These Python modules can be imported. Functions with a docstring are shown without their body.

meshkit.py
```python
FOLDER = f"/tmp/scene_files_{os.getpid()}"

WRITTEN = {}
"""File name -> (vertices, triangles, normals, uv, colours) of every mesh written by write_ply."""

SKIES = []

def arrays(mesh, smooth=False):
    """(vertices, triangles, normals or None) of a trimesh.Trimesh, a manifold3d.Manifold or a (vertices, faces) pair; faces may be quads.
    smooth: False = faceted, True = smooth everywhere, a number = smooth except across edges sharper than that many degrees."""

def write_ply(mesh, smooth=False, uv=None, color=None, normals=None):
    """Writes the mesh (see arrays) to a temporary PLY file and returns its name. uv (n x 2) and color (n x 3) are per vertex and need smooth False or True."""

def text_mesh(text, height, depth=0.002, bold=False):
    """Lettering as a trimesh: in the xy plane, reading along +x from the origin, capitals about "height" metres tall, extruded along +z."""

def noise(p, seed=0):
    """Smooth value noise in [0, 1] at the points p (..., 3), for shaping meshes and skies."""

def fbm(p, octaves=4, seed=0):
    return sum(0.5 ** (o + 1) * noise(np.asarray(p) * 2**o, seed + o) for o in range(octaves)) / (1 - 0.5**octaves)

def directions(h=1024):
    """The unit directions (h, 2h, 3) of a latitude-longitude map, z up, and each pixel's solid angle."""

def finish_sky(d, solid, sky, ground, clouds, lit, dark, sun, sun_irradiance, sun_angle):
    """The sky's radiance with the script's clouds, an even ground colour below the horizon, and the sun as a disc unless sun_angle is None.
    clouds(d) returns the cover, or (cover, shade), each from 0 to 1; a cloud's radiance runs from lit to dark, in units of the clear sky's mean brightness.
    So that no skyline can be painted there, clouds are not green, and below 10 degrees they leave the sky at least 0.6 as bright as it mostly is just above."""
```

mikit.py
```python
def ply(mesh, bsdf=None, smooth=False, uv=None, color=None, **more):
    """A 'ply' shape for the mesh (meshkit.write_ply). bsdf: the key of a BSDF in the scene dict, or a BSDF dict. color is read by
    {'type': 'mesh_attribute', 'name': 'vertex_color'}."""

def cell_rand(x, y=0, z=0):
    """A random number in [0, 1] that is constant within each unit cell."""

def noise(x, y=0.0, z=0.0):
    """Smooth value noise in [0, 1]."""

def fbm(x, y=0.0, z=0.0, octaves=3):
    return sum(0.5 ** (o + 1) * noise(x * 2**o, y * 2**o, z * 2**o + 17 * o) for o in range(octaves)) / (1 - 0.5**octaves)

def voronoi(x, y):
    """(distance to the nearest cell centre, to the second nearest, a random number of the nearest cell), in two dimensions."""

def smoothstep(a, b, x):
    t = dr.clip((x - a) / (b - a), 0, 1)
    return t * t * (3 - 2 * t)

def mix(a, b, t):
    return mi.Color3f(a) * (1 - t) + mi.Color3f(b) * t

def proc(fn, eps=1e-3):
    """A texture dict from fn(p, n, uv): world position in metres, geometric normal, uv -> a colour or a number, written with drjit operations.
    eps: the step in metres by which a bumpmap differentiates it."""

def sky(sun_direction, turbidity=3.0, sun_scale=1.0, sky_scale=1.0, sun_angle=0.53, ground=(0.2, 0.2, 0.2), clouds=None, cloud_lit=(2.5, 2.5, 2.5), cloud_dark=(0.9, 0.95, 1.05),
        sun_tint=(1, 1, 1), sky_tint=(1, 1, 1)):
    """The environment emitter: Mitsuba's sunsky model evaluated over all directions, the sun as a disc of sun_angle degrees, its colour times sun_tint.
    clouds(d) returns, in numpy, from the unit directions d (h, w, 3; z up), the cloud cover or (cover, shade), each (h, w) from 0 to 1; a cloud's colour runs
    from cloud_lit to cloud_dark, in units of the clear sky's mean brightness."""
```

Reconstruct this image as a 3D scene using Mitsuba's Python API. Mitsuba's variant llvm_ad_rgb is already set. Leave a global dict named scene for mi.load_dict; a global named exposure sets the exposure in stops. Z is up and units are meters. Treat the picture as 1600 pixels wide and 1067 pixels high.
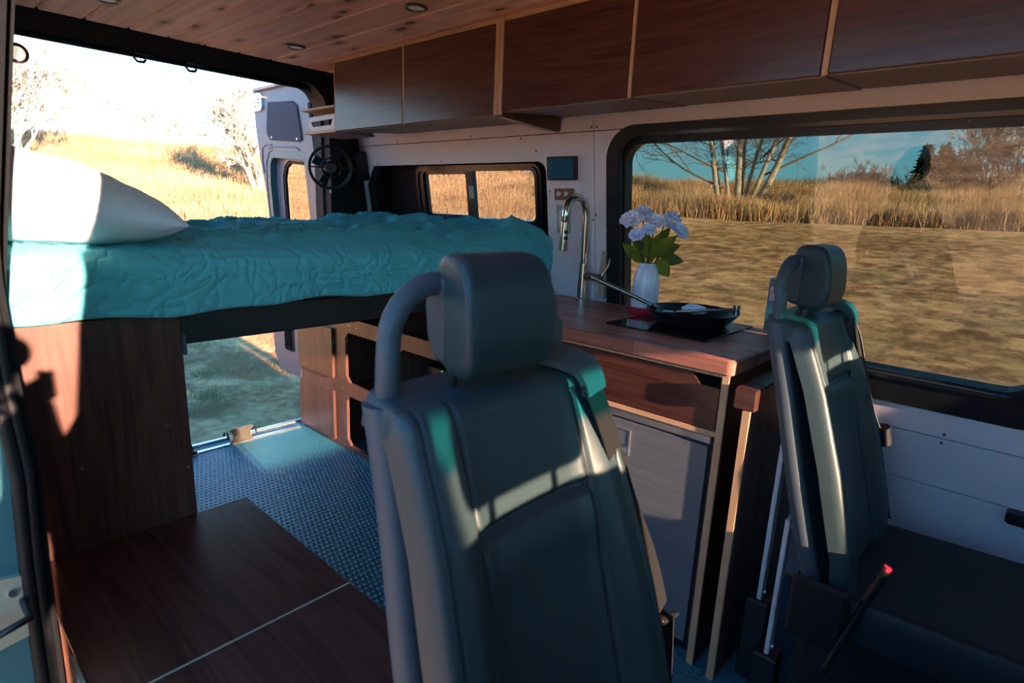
import math, random
import numpy as np
import trimesh, manifold3d
import shapely
from shapely.geometry import Polygon, LineString, Point, box as sbox
from shapely import affinity
import drjit as dr
import mitsuba as mi
import mikit, meshkit
from mikit import proc, noise, fbm, voronoi, cell_rand, smoothstep, mix

scene, labels = {}, {}
T4 = mi.ScalarTransform4f

# ------------------------------------------------------------------ camera, sky, exposure
EYE = (0.0, 0.0, 1.27)
YAW, PITCH, ROLL, FOCAL_PX = 0.8371552, 0.22836921, 0.04210345, 900.74
_f = np.array([math.sin(YAW) * math.cos(PITCH), math.cos(YAW) * math.cos(PITCH), -math.sin(PITCH)])
_r = np.cross(_f, [0, 0, 1]); _r /= np.linalg.norm(_r)
_u = np.cross(_r, _f)
_up = -math.sin(ROLL) * _r + math.cos(ROLL) * _u
scene['camera'] = {'type': 'thinlens', 'fov': math.degrees(2 * math.atan(800 / FOCAL_PX)), 'fov_axis': 'x', 'aperture_radius': 0.0016, 'focus_distance': 2.9,
                   'near_clip': 0.02, 'far_clip': 2000.0,
                   'to_world': T4().look_at(origin=list(EYE), target=[float(EYE[i] + _f[i]) for i in range(3)], up=[float(x) for x in _up])}

SUN = (-0.12, -1.0, 0.22)


def haze(d):
    el = np.degrees(np.arcsin(np.clip(d[..., 2], -1, 1)))
    az = np.clip(d[..., 1], 0, 1)
    return np.clip(np.exp(-el / 9.0) * 0.22 + 0.75 * az ** 2 * np.exp(-el / 26.0), 0, 0.95)


scene['sky'] = mikit.sky(SUN, turbidity=3.0, sun_scale=2.5, sky_scale=1.9, sky_tint=(0.26, 0.68, 1.10), sun_tint=(0.92, 0.92, 1.5), ground=(0.2, 0.16, 0.1),
                         clouds=haze, cloud_lit=(1.35, 1.75, 1.95), cloud_dark=(1.5, 1.6, 1.7))
exposure = 4.1

# ------------------------------------------------------------------ materials


def mat(name, d, two=True):
    scene[name] = {'type': 'twosided', 'bsdf': d} if two else d


def rgb(*c):
    return {'type': 'rgb', 'value': list(c)}


def pr(c, rough=0.5, metal=0.0, spec=0.5, **k):
    return {'type': 'principled', 'base_color': c if isinstance(c, dict) else rgb(*c), 'roughness': rough, 'metallic': metal, 'specular': spec, **k}


def wood_fn(dark, light, axis, fine=70.0, along=2.2, streak=0.5, seed=0.0, knots=0.0):
    def fn(p, n, uv):
        c = [p.x, p.y, p.z]
        a = c.pop(axis)
        b, e = c
        w = fbm(a * 1.3 + seed, b * 4.0 + seed, e * 4.0, octaves=2)
        bb, ee = b + 0.05 * w, e + 0.05 * w
        big = fbm(a * along * 0.5 + seed, bb * 14.0, ee * 14.0, octaves=3)
        rings = 0.5 + 0.5 * dr.sin(40.0 * big)
        small = fbm(a * along * 3.0, bb * fine * 2.0, ee * fine * 2.0, octaves=2)
        t = dr.clip(0.55 * big + streak * 0.45 * rings + 0.5 * (small - 0.5), 0, 1)
        return mix(dark, light, t)
    return fn


mat('walnut_along', pr(proc(wood_fn((0.035, 0.010, 0.008), (0.13, 0.046, 0.036), 1)), 0.28, spec=0.6))
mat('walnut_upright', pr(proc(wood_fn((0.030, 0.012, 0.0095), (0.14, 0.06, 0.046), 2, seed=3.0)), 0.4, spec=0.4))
mat('walnut_shaded', pr(proc(wood_fn((0.026, 0.009, 0.0075), (0.11, 0.043, 0.034), 1, seed=12.0)), 0.33, spec=0.45))  # same walnut laminate, darkened to paint in the dim light on it
mat('walnut_drawers_lit', pr(proc(wood_fn((0.06, 0.026, 0.021), (0.17, 0.08, 0.062), 2, seed=8.0, streak=0.3)), 0.3, spec=0.5))  # same laminate, lightened to paint in the light from the rear opening
mat('oak_along', pr(proc(wood_fn((0.42, 0.24, 0.13), (0.60, 0.38, 0.22), 1, seed=5.0, streak=0.3)), 0.5))
mat('oak_upright', pr(proc(wood_fn((0.42, 0.24, 0.13), (0.60, 0.38, 0.22), 2, seed=6.0, streak=0.3)), 0.5))


def butcher(p, n, uv):
    row = dr.floor(p.x / 0.042)
    off = cell_rand(row, 3, 1) * 0.6
    st = dr.floor((p.y + off) / 0.48)
    tone = cell_rand(row, st, 7)
    g = fbm(p.y * 5.0 + tone * 30.0, p.x * 90.0, p.z * 90.0, octaves=3)
    return mix((0.17, 0.055, 0.04), (0.50, 0.205, 0.145), dr.clip(0.15 + 0.45 * tone + 0.7 * (g - 0.4), 0, 1))


mat('butcher_block', pr(proc(butcher), 0.36, spec=0.5))


def pine_fn(k):
    base_d, base_l = [((0.52, 0.25, 0.165), (0.74, 0.41, 0.30)), ((0.58, 0.31, 0.21), (0.80, 0.48, 0.36)), ((0.44, 0.20, 0.13), (0.66, 0.35, 0.245))][k]

    def fn(p, n, uv):
        plank = dr.floor((p.x + 0.06) / 0.14)
        s = plank * 7.3 + k
        w = fbm(p.y * 1.5 + s, p.x * 6.0, s, octaves=2)
        g = fbm(p.y * 1.6 + s, (p.x + 0.04 * w) * 60.0, s, octaves=3)
        q, _, rnd = voronoi(p.y * 3.6 + s * 0.37, p.x * 9.0 + s)
        size = 0.05 + 0.10 * rnd
        knot = (1 - smoothstep(size * 0.45, size, q)) * dr.select(rnd > 0.35, 1.0, 0.0)
        halo = (1 - smoothstep(size, size * 2.6, q)) * dr.select(rnd > 0.35, 1.0, 0.0)
        c = mix(base_d, base_l, dr.clip(g * 1.3 - 0.12, 0, 1))
        c = mix_c(c, (0.26, 0.115, 0.06), 0.45 * halo)
        return mix_c(c, (0.07, 0.03, 0.02), 0.9 * knot)
    return fn


def mix_c(a, b, t):
    return mi.Color3f(a) * (1 - t) + mi.Color3f(b) * t


for k in range(3):
    mat(f'pine_{k}', pr(proc(pine_fn(k)), 0.55, spec=0.3))

mat('wall_white', pr((0.66, 0.60, 0.63), 0.4, spec=0.35))
mat('white_metal', pr((0.55, 0.55, 0.56), 0.45))
mat('black_trim', pr((0.006, 0.008, 0.010), 0.42, spec=0.4))
mat('black_gloss', pr((0.012, 0.014, 0.018), 0.22, spec=0.5))
mat('rubber', pr((0.007, 0.008, 0.010), 0.55, spec=0.3))
mat('dark_fabric', pr((0.005, 0.006, 0.008), 0.9, spec=0.1))
mat('brown_trim', pr((0.014, 0.010, 0.011), 0.65, spec=0.25))
mat('black_metal', pr((0.012, 0.012, 0.014), 0.4, spec=0.5))


def leather_bump(p, n, uv):
    a, b, _ = voronoi(p.x * 380.0 + p.y * 120.0, p.z * 380.0 + p.y * 90.0)
    return (b - a) * 0.00018 + 0.0006 * fbm(p.x * 22.0, p.y * 22.0, p.z * 22.0, octaves=2)


scene['leather'] = {'type': 'twosided', 'bsdf': {'type': 'bumpmap', 'arbitrary': proc(leather_bump, eps=6e-4), 'scale': 1.0,
                    'bsdf': pr((0.028, 0.050, 0.056), 0.42, spec=0.4)}}
mat('leather_plain', pr((0.018, 0.039, 0.046), 0.42, spec=0.35))
mat('seat_shell', pr((0.045, 0.065, 0.08), 0.5, spec=0.45))
mat('cushion_black', pr((0.014, 0.018, 0.024), 0.55, spec=0.35))
mat('seam_shade', pr((0.02, 0.02, 0.022), 0.7))
mat('webbing', pr((0.007, 0.008, 0.009), 0.75, spec=0.3))
mat('webbing_grey', pr((0.05, 0.075, 0.085), 0.6, spec=0.4))


def quilt_bump(p, n, uv):
    u, v = p.x, p.y + p.z
    wx, wy = fbm(u * 9.0, v * 9.0, 2.0, octaves=2), fbm(u * 9.0 + 40, v * 9.0, 5.0, octaves=2)
    a, b, _ = voronoi(u * 26.0 + 2.2 * wx, v * 26.0 + 2.2 * wy)
    puff = dr.sqrt(dr.clip(b - a, 0, 1))
    swirl = 0.5 + 0.5 * dr.sin(30.0 * fbm(u * 6.0, v * 6.0, 9.0, octaves=2))
    return 0.0045 * puff + 0.0022 * swirl


def quilt_col(p, n, uv):
    return mix((0.075, 0.34, 0.39), (0.10, 0.41, 0.46), fbm(p.x * 14.0, p.y * 14.0, p.z * 14.0, octaves=2))


scene['quilt_cloth'] = {'type': 'twosided', 'bsdf': {'type': 'bumpmap', 'arbitrary': proc(quilt_bump, eps=2e-3), 'scale': 1.0,
                        'bsdf': pr(proc(quilt_col), 0.85, spec=0.15, sheen=0.3)}}
mat('pillow_cloth', pr((0.56, 0.59, 0.67), 0.9, spec=0.1))


def brushed(p, n, uv):
    return mix((0.135, 0.15, 0.175), (0.18, 0.20, 0.225), fbm(p.y * 4.0, p.z * 220.0, 1.0, octaves=2))


mat('steel', pr(proc(brushed), 0.38, metal=0.35))
mat('chrome', pr((0.62, 0.60, 0.58), 0.16, metal=1.0))
mat('aluminium', pr((0.72, 0.72, 0.73), 0.28, metal=0.9))
mat('bronze', pr((0.14, 0.125, 0.10), 0.4, metal=0.7))
mat('hob_glass', pr((0.006, 0.006, 0.008), 0.06, spec=0.6))
mat('pan_black', pr((0.012, 0.011, 0.012), 0.25, spec=0.6))
mat('pan_steel', pr((0.45, 0.44, 0.43), 0.2, metal=1.0))
scene['tinted_glass'] = {'type': 'thindielectric', 'int_ior': 1.5, 'specular_transmittance': rgb(0.12, 0.14, 0.115), 'specular_reflectance': rgb(1, 1, 1)}
scene['clear_glass'] = {'type': 'thindielectric', 'int_ior': 1.5, 'specular_transmittance': rgb(0.80, 0.80, 0.76)}
scene['grey_glass'] = {'type': 'thindielectric', 'int_ior': 1.5, 'specular_transmittance': rgb(0.32, 0.32, 0.30)}
scene['windscreen_glass'] = {'type': 'thindielectric', 'int_ior': 1.5, 'specular_transmittance': rgb(0.55, 0.55, 0.53)}
scene['shade_band_glass'] = {'type': 'thindielectric', 'int_ior': 1.5, 'specular_transmittance': rgb(0.015, 0.30, 0.32)}


def floor_bump(p, n, uv):
    px, py = p.x / 0.019, p.y / 0.026
    row = dr.floor(py)
    ox = px + 0.5 * (row - 2 * dr.floor(row * 0.5))
    fx, fy = ox - dr.floor(ox) - 0.5, py - row - 0.5
    d = dr.sqrt(dr.square(fx * 1.15) + dr.square(fy * 1.3))
    return 0.0045 * (1 - smoothstep(0.15, 0.5, d))


scene['floor_rubber'] = {'type': 'twosided', 'bsdf': {'type': 'bumpmap', 'arbitrary': proc(floor_bump, eps=1.5e-3), 'scale': 1.0,
                         'bsdf': pr((0.030, 0.165, 0.235), 0.38, spec=0.55)}}
mat('body_paint', pr((0.035, 0.13, 0.15), 0.3, spec=0.5, clearcoat=0.6))
mat('door_paint', pr((0.19, 0.165, 0.19), 0.35, spec=0.5))
mat('door_pad', pr((0.10, 0.10, 0.12), 0.9, spec=0.2))
mat('red_lacquer', pr((0.45, 0.02, 0.04), 0.35))
mat('ceramic', pr((0.62, 0.66, 0.76), 0.12, spec=0.6))
mat('petal', pr((0.82, 0.76, 0.84), 0.7, spec=0.2))
mat('petal_blue', pr((0.68, 0.72, 0.88), 0.7, spec=0.2))
scene['leaf'] = {'type': 'principledthin', 'base_color': rgb(0.20, 0.22, 0.035), 'roughness': 0.5, 'diff_trans': 0.6}
scene['leaf_dark'] = {'type': 'principledthin', 'base_color': rgb(0.09, 0.12, 0.03), 'roughness': 0.5, 'diff_trans': 0.4}
mat('screen_glass', pr((0.02, 0.10, 0.15), 0.12, spec=0.6))
mat('teak', pr((0.20, 0.075, 0.045), 0.5))
mat('grey_plastic', pr((0.30, 0.32, 0.33), 0.5))
mat('blue_tin', pr((0.06, 0.13, 0.19), 0.4))
mat('pink_label', pr((0.55, 0.30, 0.32), 0.6))
mat('pale_wood', pr((0.36, 0.31, 0.22), 0.6))
mat('napkin', pr((0.75, 0.82, 0.92), 0.8))
mat('red_plastic', pr((0.6, 0.02, 0.05), 0.4))
mat('lamp_lens', pr((0.75, 0.74, 0.70), 0.4))
mat('cab_grey', pr((0.06, 0.06, 0.065), 0.7))
mat('skin_coat', pr((0.05, 0.05, 0.06), 0.8))


def ground_col(p, n, uv):
    a = fbm(p.x * 0.16, p.y * 0.16, 1.0, octaves=3)
    b = fbm(p.x * 2.6, p.y * 2.6, 4.0, octaves=4)
    c = noise(p.x * 19.0, p.y * 19.0, 6.0)
    t = dr.clip(0.9 * a + 1.3 * (b - 0.5) + 0.5 * (c - 0.5), 0, 1)
    col = mix((0.20, 0.105, 0.05), (0.64, 0.42, 0.21), t)
    dark = smoothstep(0.48, 0.80, fbm(p.x * 1.1 + 30, p.y * 2.6, 2.0, octaves=4))
    col = mix_c(col, (0.12, 0.07, 0.035), 0.75 * dark)
    green = smoothstep(0.62, 0.75, fbm(p.x * 0.5 + 80, p.y * 0.5, 8.0, octaves=3))
    col = mix_c(col, (0.13, 0.13, 0.045), 0.35 * green)
    return col


mat('ground_soil', pr(proc(ground_col), 0.95, spec=0.05))


def grass_col(p, n, uv):
    t = fbm(p.x * 0.35, p.y * 0.35, p.z * 0.9, octaves=3)
    s = cell_rand(dr.floor(p.x * 5), dr.floor(p.y * 5), 1)
    return mix((0.27, 0.15, 0.075), (0.76, 0.54, 0.29), dr.clip(0.7 * t + 0.6 * (s - 0.3), 0, 1))


mat('dry_grass', pr(proc(grass_col), 0.9, spec=0.1))
def straw_col(p, n, uv):
    t = fbm(p.x * 0.35, p.y * 0.35, p.z * 0.9, octaves=3)
    return mix((0.20, 0.125, 0.065), (0.38, 0.27, 0.155), dr.clip(1.3 * t - 0.1, 0, 1))


mat('straw', pr(proc(straw_col), 0.9, spec=0.1))
mat('weed', pr((0.20, 0.19, 0.10), 0.9, spec=0.1))
mat('bark_pale', pr((0.42, 0.36, 0.27), 0.9, spec=0.1))
mat('bark_brown', pr((0.20, 0.13, 0.085), 0.9, spec=0.1))
mat('bark_grey', pr((0.25, 0.19, 0.15), 0.9, spec=0.1))
mat('conifer', pr((0.02, 0.035, 0.025), 0.9, spec=0.1))
mat('house_white', pr((0.7, 0.7, 0.7), 0.8))
mat('roof_grey', pr((0.12, 0.11, 0.11), 0.8))

# ------------------------------------------------------------------ helpers


def free(key):
    if key not in scene and key not in labels and not any(k.startswith(key + '__') for k in scene):
        return key
    n = 1
    while f'{key}_{n:03d}' in scene or f'{key}_{n:03d}' in labels or any(k.startswith(f'{key}_{n:03d}__') for k in scene):
        n += 1
    return f'{key}_{n:03d}'


def thing(name, label, cat, group=None, kind=None):
    key = free(name)
    labels[key] = {'label': label, 'category': cat}
    if group:
        labels[key]['group'] = group
    if kind:
        labels[key]['kind'] = kind
    return key


def structure(name, label=None):
    labels[name] = {'kind': 'structure'}
    if label:
        labels[name]['label'] = label
    return name


def put(key, mesh, m, smooth=False):
    scene[key] = mikit.ply(mesh, m, smooth)
    return key


def part(parent, name, mesh, m, smooth=False, label=None, kind=None):
    key = free(parent + '__' + name)
    put(key, mesh, m, smooth)
    if label or kind:
        labels[key] = {k: v for k, v in (('label', label), ('kind', kind)) if v}
    return key


def cat(*ms):
    ms = [m for m in (ms[0] if len(ms) == 1 and isinstance(ms[0], (list, tuple)) else ms)]
    return trimesh.util.concatenate(ms)


def bx(x0, x1, y0, y1, z0, z1, c=0.002):
    """A box with chamfered edges."""
    c = min(c, 0.45 * min(x1 - x0, y1 - y0, z1 - z0))
    pts = []
    for sx in (0, 1):
        for sy in (0, 1):
            for sz in (0, 1):
                x, y, z = (x0, x1)[sx], (y0, y1)[sy], (z0, z1)[sz]
                ix, iy, iz = (c, -c)[sx], (c, -c)[sy], (c, -c)[sz]
                pts += [(x, y + iy, z + iz), (x + ix, y, z + iz), (x + ix, y + iy, z)]
    return trimesh.convex.convex_hull(np.array(pts))


def frame(mesh, o, ex, ey, ez):
    M = np.eye(4)
    M[:3, 0], M[:3, 1], M[:3, 2], M[:3, 3] = ex, ey, ez, o
    m = mesh.copy()
    m.apply_transform(M)
    if np.linalg.det(M[:3, :3]) < 0 and False:
        m.invert()
    return m


def prism(poly, h0, h1):
    polys = getattr(poly, 'geoms', [poly])
    out = []
    for g in polys:
        if g.area > 1e-9:
            m = trimesh.creation.extrude_polygon(g, h1 - h0, engine='earcut')
            m.apply_translation((0, 0, h0))
            out.append(m)
    return cat(out)


def rr(x0, x1, y0, y1, r, q=6):
    r = min(r, 0.499 * min(x1 - x0, y1 - y0))
    return sbox(x0 + r, y0 + r, x1 - r, y1 - r).buffer(r, quad_segs=q)


# the right wall leans inwards; wall coordinates are (a = -y, b = along the slope, c = into the room)
W_O = np.array([1.98, 0.0, 0.915])
W_K = math.hypot(0.1, 0.695) / 0.695
W_UP = np.array([-0.1, 0, 0.695]) / math.hypot(0.1, 0.695)
W_IN = np.cross([0, -1, 0], W_UP)


def wyz(y, z):
    return (-y, (z - 0.915) * W_K)


def wbox(y0, y1, z0, z1, r=0.0, q=6):
    a, b = wyz(y1, z0), wyz(y0, z1)
    return rr(a[0], b[0], a[1], b[1], r, q) if r else sbox(a[0], a[1], b[0], b[1])


def wprism(poly, c0, c1):
    return frame(prism(poly, c0, c1), W_O, (0, -1, 0), W_UP, W_IN)


def wpoint(y, z, c=0.0):
    a, b = wyz(y, z)
    return W_O + np.array([0, -1, 0]) * a + W_UP * b + W_IN * c


def xz_prism(poly, y0, y1):
    """poly in (x, z), from y0 to y1"""
    return frame(prism(poly, -y1, -y0), (0, 0, 0), (1, 0, 0), (0, 0, 1), (0, -1, 0))


def yz_prism(poly, x0, x1):
    """poly in (y, z), from x0 to x1"""
    return frame(prism(poly, x0, x1), (0, 0, 0), (0, 1, 0), (0, 0, 1), (1, 0, 0))


def loft(rings, cap=True, closed_loop=True):
    R = np.array(rings, float)
    n, m = R.shape[:2]
    v = R.reshape(-1, 3)
    f = []
    for i in range(n - 1):
        for j in range(m if closed_loop else m - 1):
            a, b = i * m + j, i * m + (j + 1) % m
            f += [(a, b, b + m), (a, b + m, a + m)]
    v = list(v)
    if cap:
        for i in (0, n - 1):
            c = len(v)
            v.append(R[i].mean(0))
            for j in range(m):
                a, b = i * m + j, i * m + (j + 1) % m
                f.append((c, b, a) if i == 0 else (c, a, b))
    me = trimesh.Trimesh(np.array(v), np.array(f), process=False)
    return me


def lathe(profile, n=36, o=(0, 0, 0)):
    ang = np.arange(n) * 2 * math.pi / n
    rings = [[(r * math.cos(a), r * math.sin(a), z) for a in ang] for r, z in profile]
    m = loft(rings, cap=True)
    m.apply_translation(o)
    return m


def tube(pts, r, n=10, cap=True, flat=1.0):
    """Sweep of a circle (radius r, or one per point) along the points."""
    P = np.array(pts, float)
    r = np.broadcast_to(np.asarray(r, float), (len(P),))
    d = np.gradient(P, axis=0)
    d /= np.linalg.norm(d, axis=1, keepdims=True) + 1e-12
    ref = np.array([0, 0, 1.0]) if abs(d[0][2]) < 0.9 else np.array([0, 1.0, 0])
    u = np.cross(d[0], ref); u /= np.linalg.norm(u)
    rings, ang = [], np.arange(n) * 2 * math.pi / n
    for i in range(len(P)):
        u = u - d[i] * (u @ d[i]); u /= np.linalg.norm(u)
        w = np.cross(d[i], u)
        rings.append([P[i] + r[i] * (math.cos(a) * u + flat * math.sin(a) * w) for a in ang])
    return loft(rings, cap)


def arc(c, r, a0, a1, n, ax=(1, 0, 0), ay=(0, 0, 1)):
    c, ax, ay = map(np.array, (c, ax, ay))
    return [c + r * (math.cos(t) * ax + math.sin(t) * ay) for t in np.linspace(math.radians(a0), math.radians(a1), n)]


def smooth_path(pts, n=40):
    P = np.array(pts, float)
    from scipy.interpolate import PchipInterpolator
    t = np.r_[0, np.cumsum(np.linalg.norm(np.diff(P, axis=0), axis=1))]
    s = np.linspace(0, t[-1], n)
    return np.stack([PchipInterpolator(t, P[:, k])(s) for k in range(3)], 1)


def ribbon(pts, side, width, thick=0.002):
    """A flat strap along the points; side: direction of its width."""
    P = np.array(pts, float)
    side = np.broadcast_to(np.array(side, float), P.shape)
    d = np.gradient(P, axis=0); d /= np.linalg.norm(d, axis=1, keepdims=True)
    s = side - d * np.sum(side * d, axis=1, keepdims=True); s /= np.linalg.norm(s, axis=1, keepdims=True)
    n = np.cross(d, s)
    rings = [[P[i] + s[i] * width / 2 + n[i] * thick / 2, P[i] - s[i] * width / 2 + n[i] * thick / 2, P[i] - s[i] * width / 2 - n[i] * thick / 2, P[i] + s[i] * width / 2 - n[i] * thick / 2] for i in range(len(P))]
    return loft(rings)


def disc(c, normal, r, h, n=20, bevel=0.0):
    normal = np.array(normal, float) / np.linalg.norm(normal)
    prof = [(r - bevel, h), (r, h - bevel), (r, 0)] if bevel else [(r, h), (r, 0)]
    m = lathe(prof[::-1], n)
    M = trimesh.geometry.align_vectors([0, 0, 1], normal)
    M[:3, 3] = c
    m.apply_transform(M)
    return m


# ================================================================== SETTING: the van shell
Y0, Y_REAR, Z_CEIL = -2.1, 2.95, 1.88
X_LEFT = 0.115

structure('floor')
put('floor', bx(0.10, 2.10, Y0, 2.955, -0.05, 0.0, 0.001), 'floor_rubber')

# ceiling: tongue and groove planks along the van
structure('ceiling')
put('ceiling', bx(0.05, 2.0, -0.75, 2.80, 1.899, 1.93, 0.001), 'cab_grey')
rng = random.Random(4)
x, k = 0.08, 0
while x < 1.90:
    part('ceiling', 'plank', bx(x, x + 0.137, -0.72, 2.77, Z_CEIL, 1.8985, 0.006), f'pine_{rng.choice((0, 1, 2, 1))}')
    x += 0.14
# roof skin
structure('roof')
put('roof', bx(0.06, 2.1, -1.75, 3.06, 1.94, 2.02, 0.03), 'body_paint')

# right wall: backing with openings, white panels in front of it
structure('wall_right')
big_hole = wbox(-0.12, 1.255, 0.765, 1.56, 0.10)
nl, nr_, nz0, nz1 = 2.865, 1.572, 1.05, 1.457
niche = Polygon([wyz(nl, nz0), wyz(nl, 1.36), wyz(2.785, nz1), wyz(1.64, nz1), wyz(nr_, nz1), wyz(nr_, nz0)])
niche = niche.intersection(wbox(nr_, 3.2, 0.8, nz1, 0.045).union(wbox(1.9, 3.2, 0.8, nz1)))
full = wbox(-0.62, 3.06, 0.0, 1.87)
put('wall_right', wprism(full.difference(big_hole).difference(niche), -0.05, -0.012), 'cab_grey')
panels = full.difference(big_hole.buffer(0.004)).difference(niche.buffer(0.002))
ycuts, zcuts = [3.06, 1.331, -0.62], [0.0, 0.51, 0.668, 1.562, 1.87]
for j in range(len(zcuts) - 1):
    for i in range(len(ycuts) - 1):
        p = panels.intersection(wbox(ycuts[i + 1] + 0.0016, ycuts[i] - 0.0016, zcuts[j] + 0.0016, zcuts[j + 1] - 0.0016))
        if p.area > 1e-4:
            part('wall_right', 'panel', wprism(p, -0.012, 0.0), 'wall_white')
screws = [(2.55, 1.575), (2.0, 1.575), (1.70, 1.552), (1.342, 1.575), (1.318, 1.575), (2.74, 1.472), (2.22, 1.472), (1.62, 1.50), (1.325, 1.255), (1.34, 1.235), (1.555, 1.34), (2.885, 1.28), (0.119, 0.682), (0.121, 0.654), (0.7, 0.682), (1.29, 1.0)]
for (y, z) in screws:
    part('wall_right', 'screw', disc(wpoint(y, z), W_IN, 0.0045, 0.002, 10, 0.001), 'bronze')

# bed flare (niche) behind the right wall with its slider window
flare = niche.buffer(0.012).difference(niche)
part('wall_right', 'flare', wprism(flare, -0.135, -0.004), 'brown_trim')
slider_hole = wbox(1.70, 2.525, 1.19, 1.435, 0.035)
part('wall_right', 'flare_back', wprism(niche.buffer(0.012).difference(slider_hole), -0.135, -0.122), 'brown_trim')
structure('window_2', 'small black framed sliding window with two panes above the bed')
so = wbox(1.685, 2.56, 1.165, 1.447, 0.045)
part('window_2', 'frame', cat(wprism(so.difference(wbox(1.722, 2.50, 1.196, 1.418, 0.03)), -0.135, -0.100)), 'black_gloss', smooth=40)
part('window_2', 'lip', wprism(wbox(1.70, 2.545, 1.18, 1.435, 0.04).difference(wbox(1.712, 2.53, 1.191, 1.424, 0.035)), -0.1, -0.092), 'black_gloss', smooth=40)
part('window_2', 'sash_left', wprism(wbox(2.14, 2.505, 1.192, 1.422, 0.02).difference(wbox(2.172, 2.487, 1.205, 1.404, 0.012)), -0.132, -0.112), 'black_gloss', smooth=40)
part('window_2', 'mullion', wprism(wbox(2.128, 2.172, 1.19, 1.424), -0.135, -0.105), 'black_trim')
part('window_2', 'latch', wprism(wbox(2.12, 2.14, 1.29, 1.35), -0.105, -0.092), 'grey_plastic')
for (y0, y1) in ((2.15, 2.51), (1.715, 2.15)):
    v = np.array([wpoint(y0, 1.19, -0.122), wpoint(y1, 1.19, -0.122), wpoint(y1, 1.43, -0.122), wpoint(y0, 1.43, -0.122)])
    part('window_2', 'pane', (v, np.array([[0, 2, 1], [0, 3, 2]])), 'grey_glass')
for y in (2.45, 2.3, 2.16, 2.0, 1.85, 1.75):
    part('window_2', 'rivet', disc(wpoint(y, 1.433, -0.1), W_IN, 0.005, 0.002, 8), 'bronze')

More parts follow.
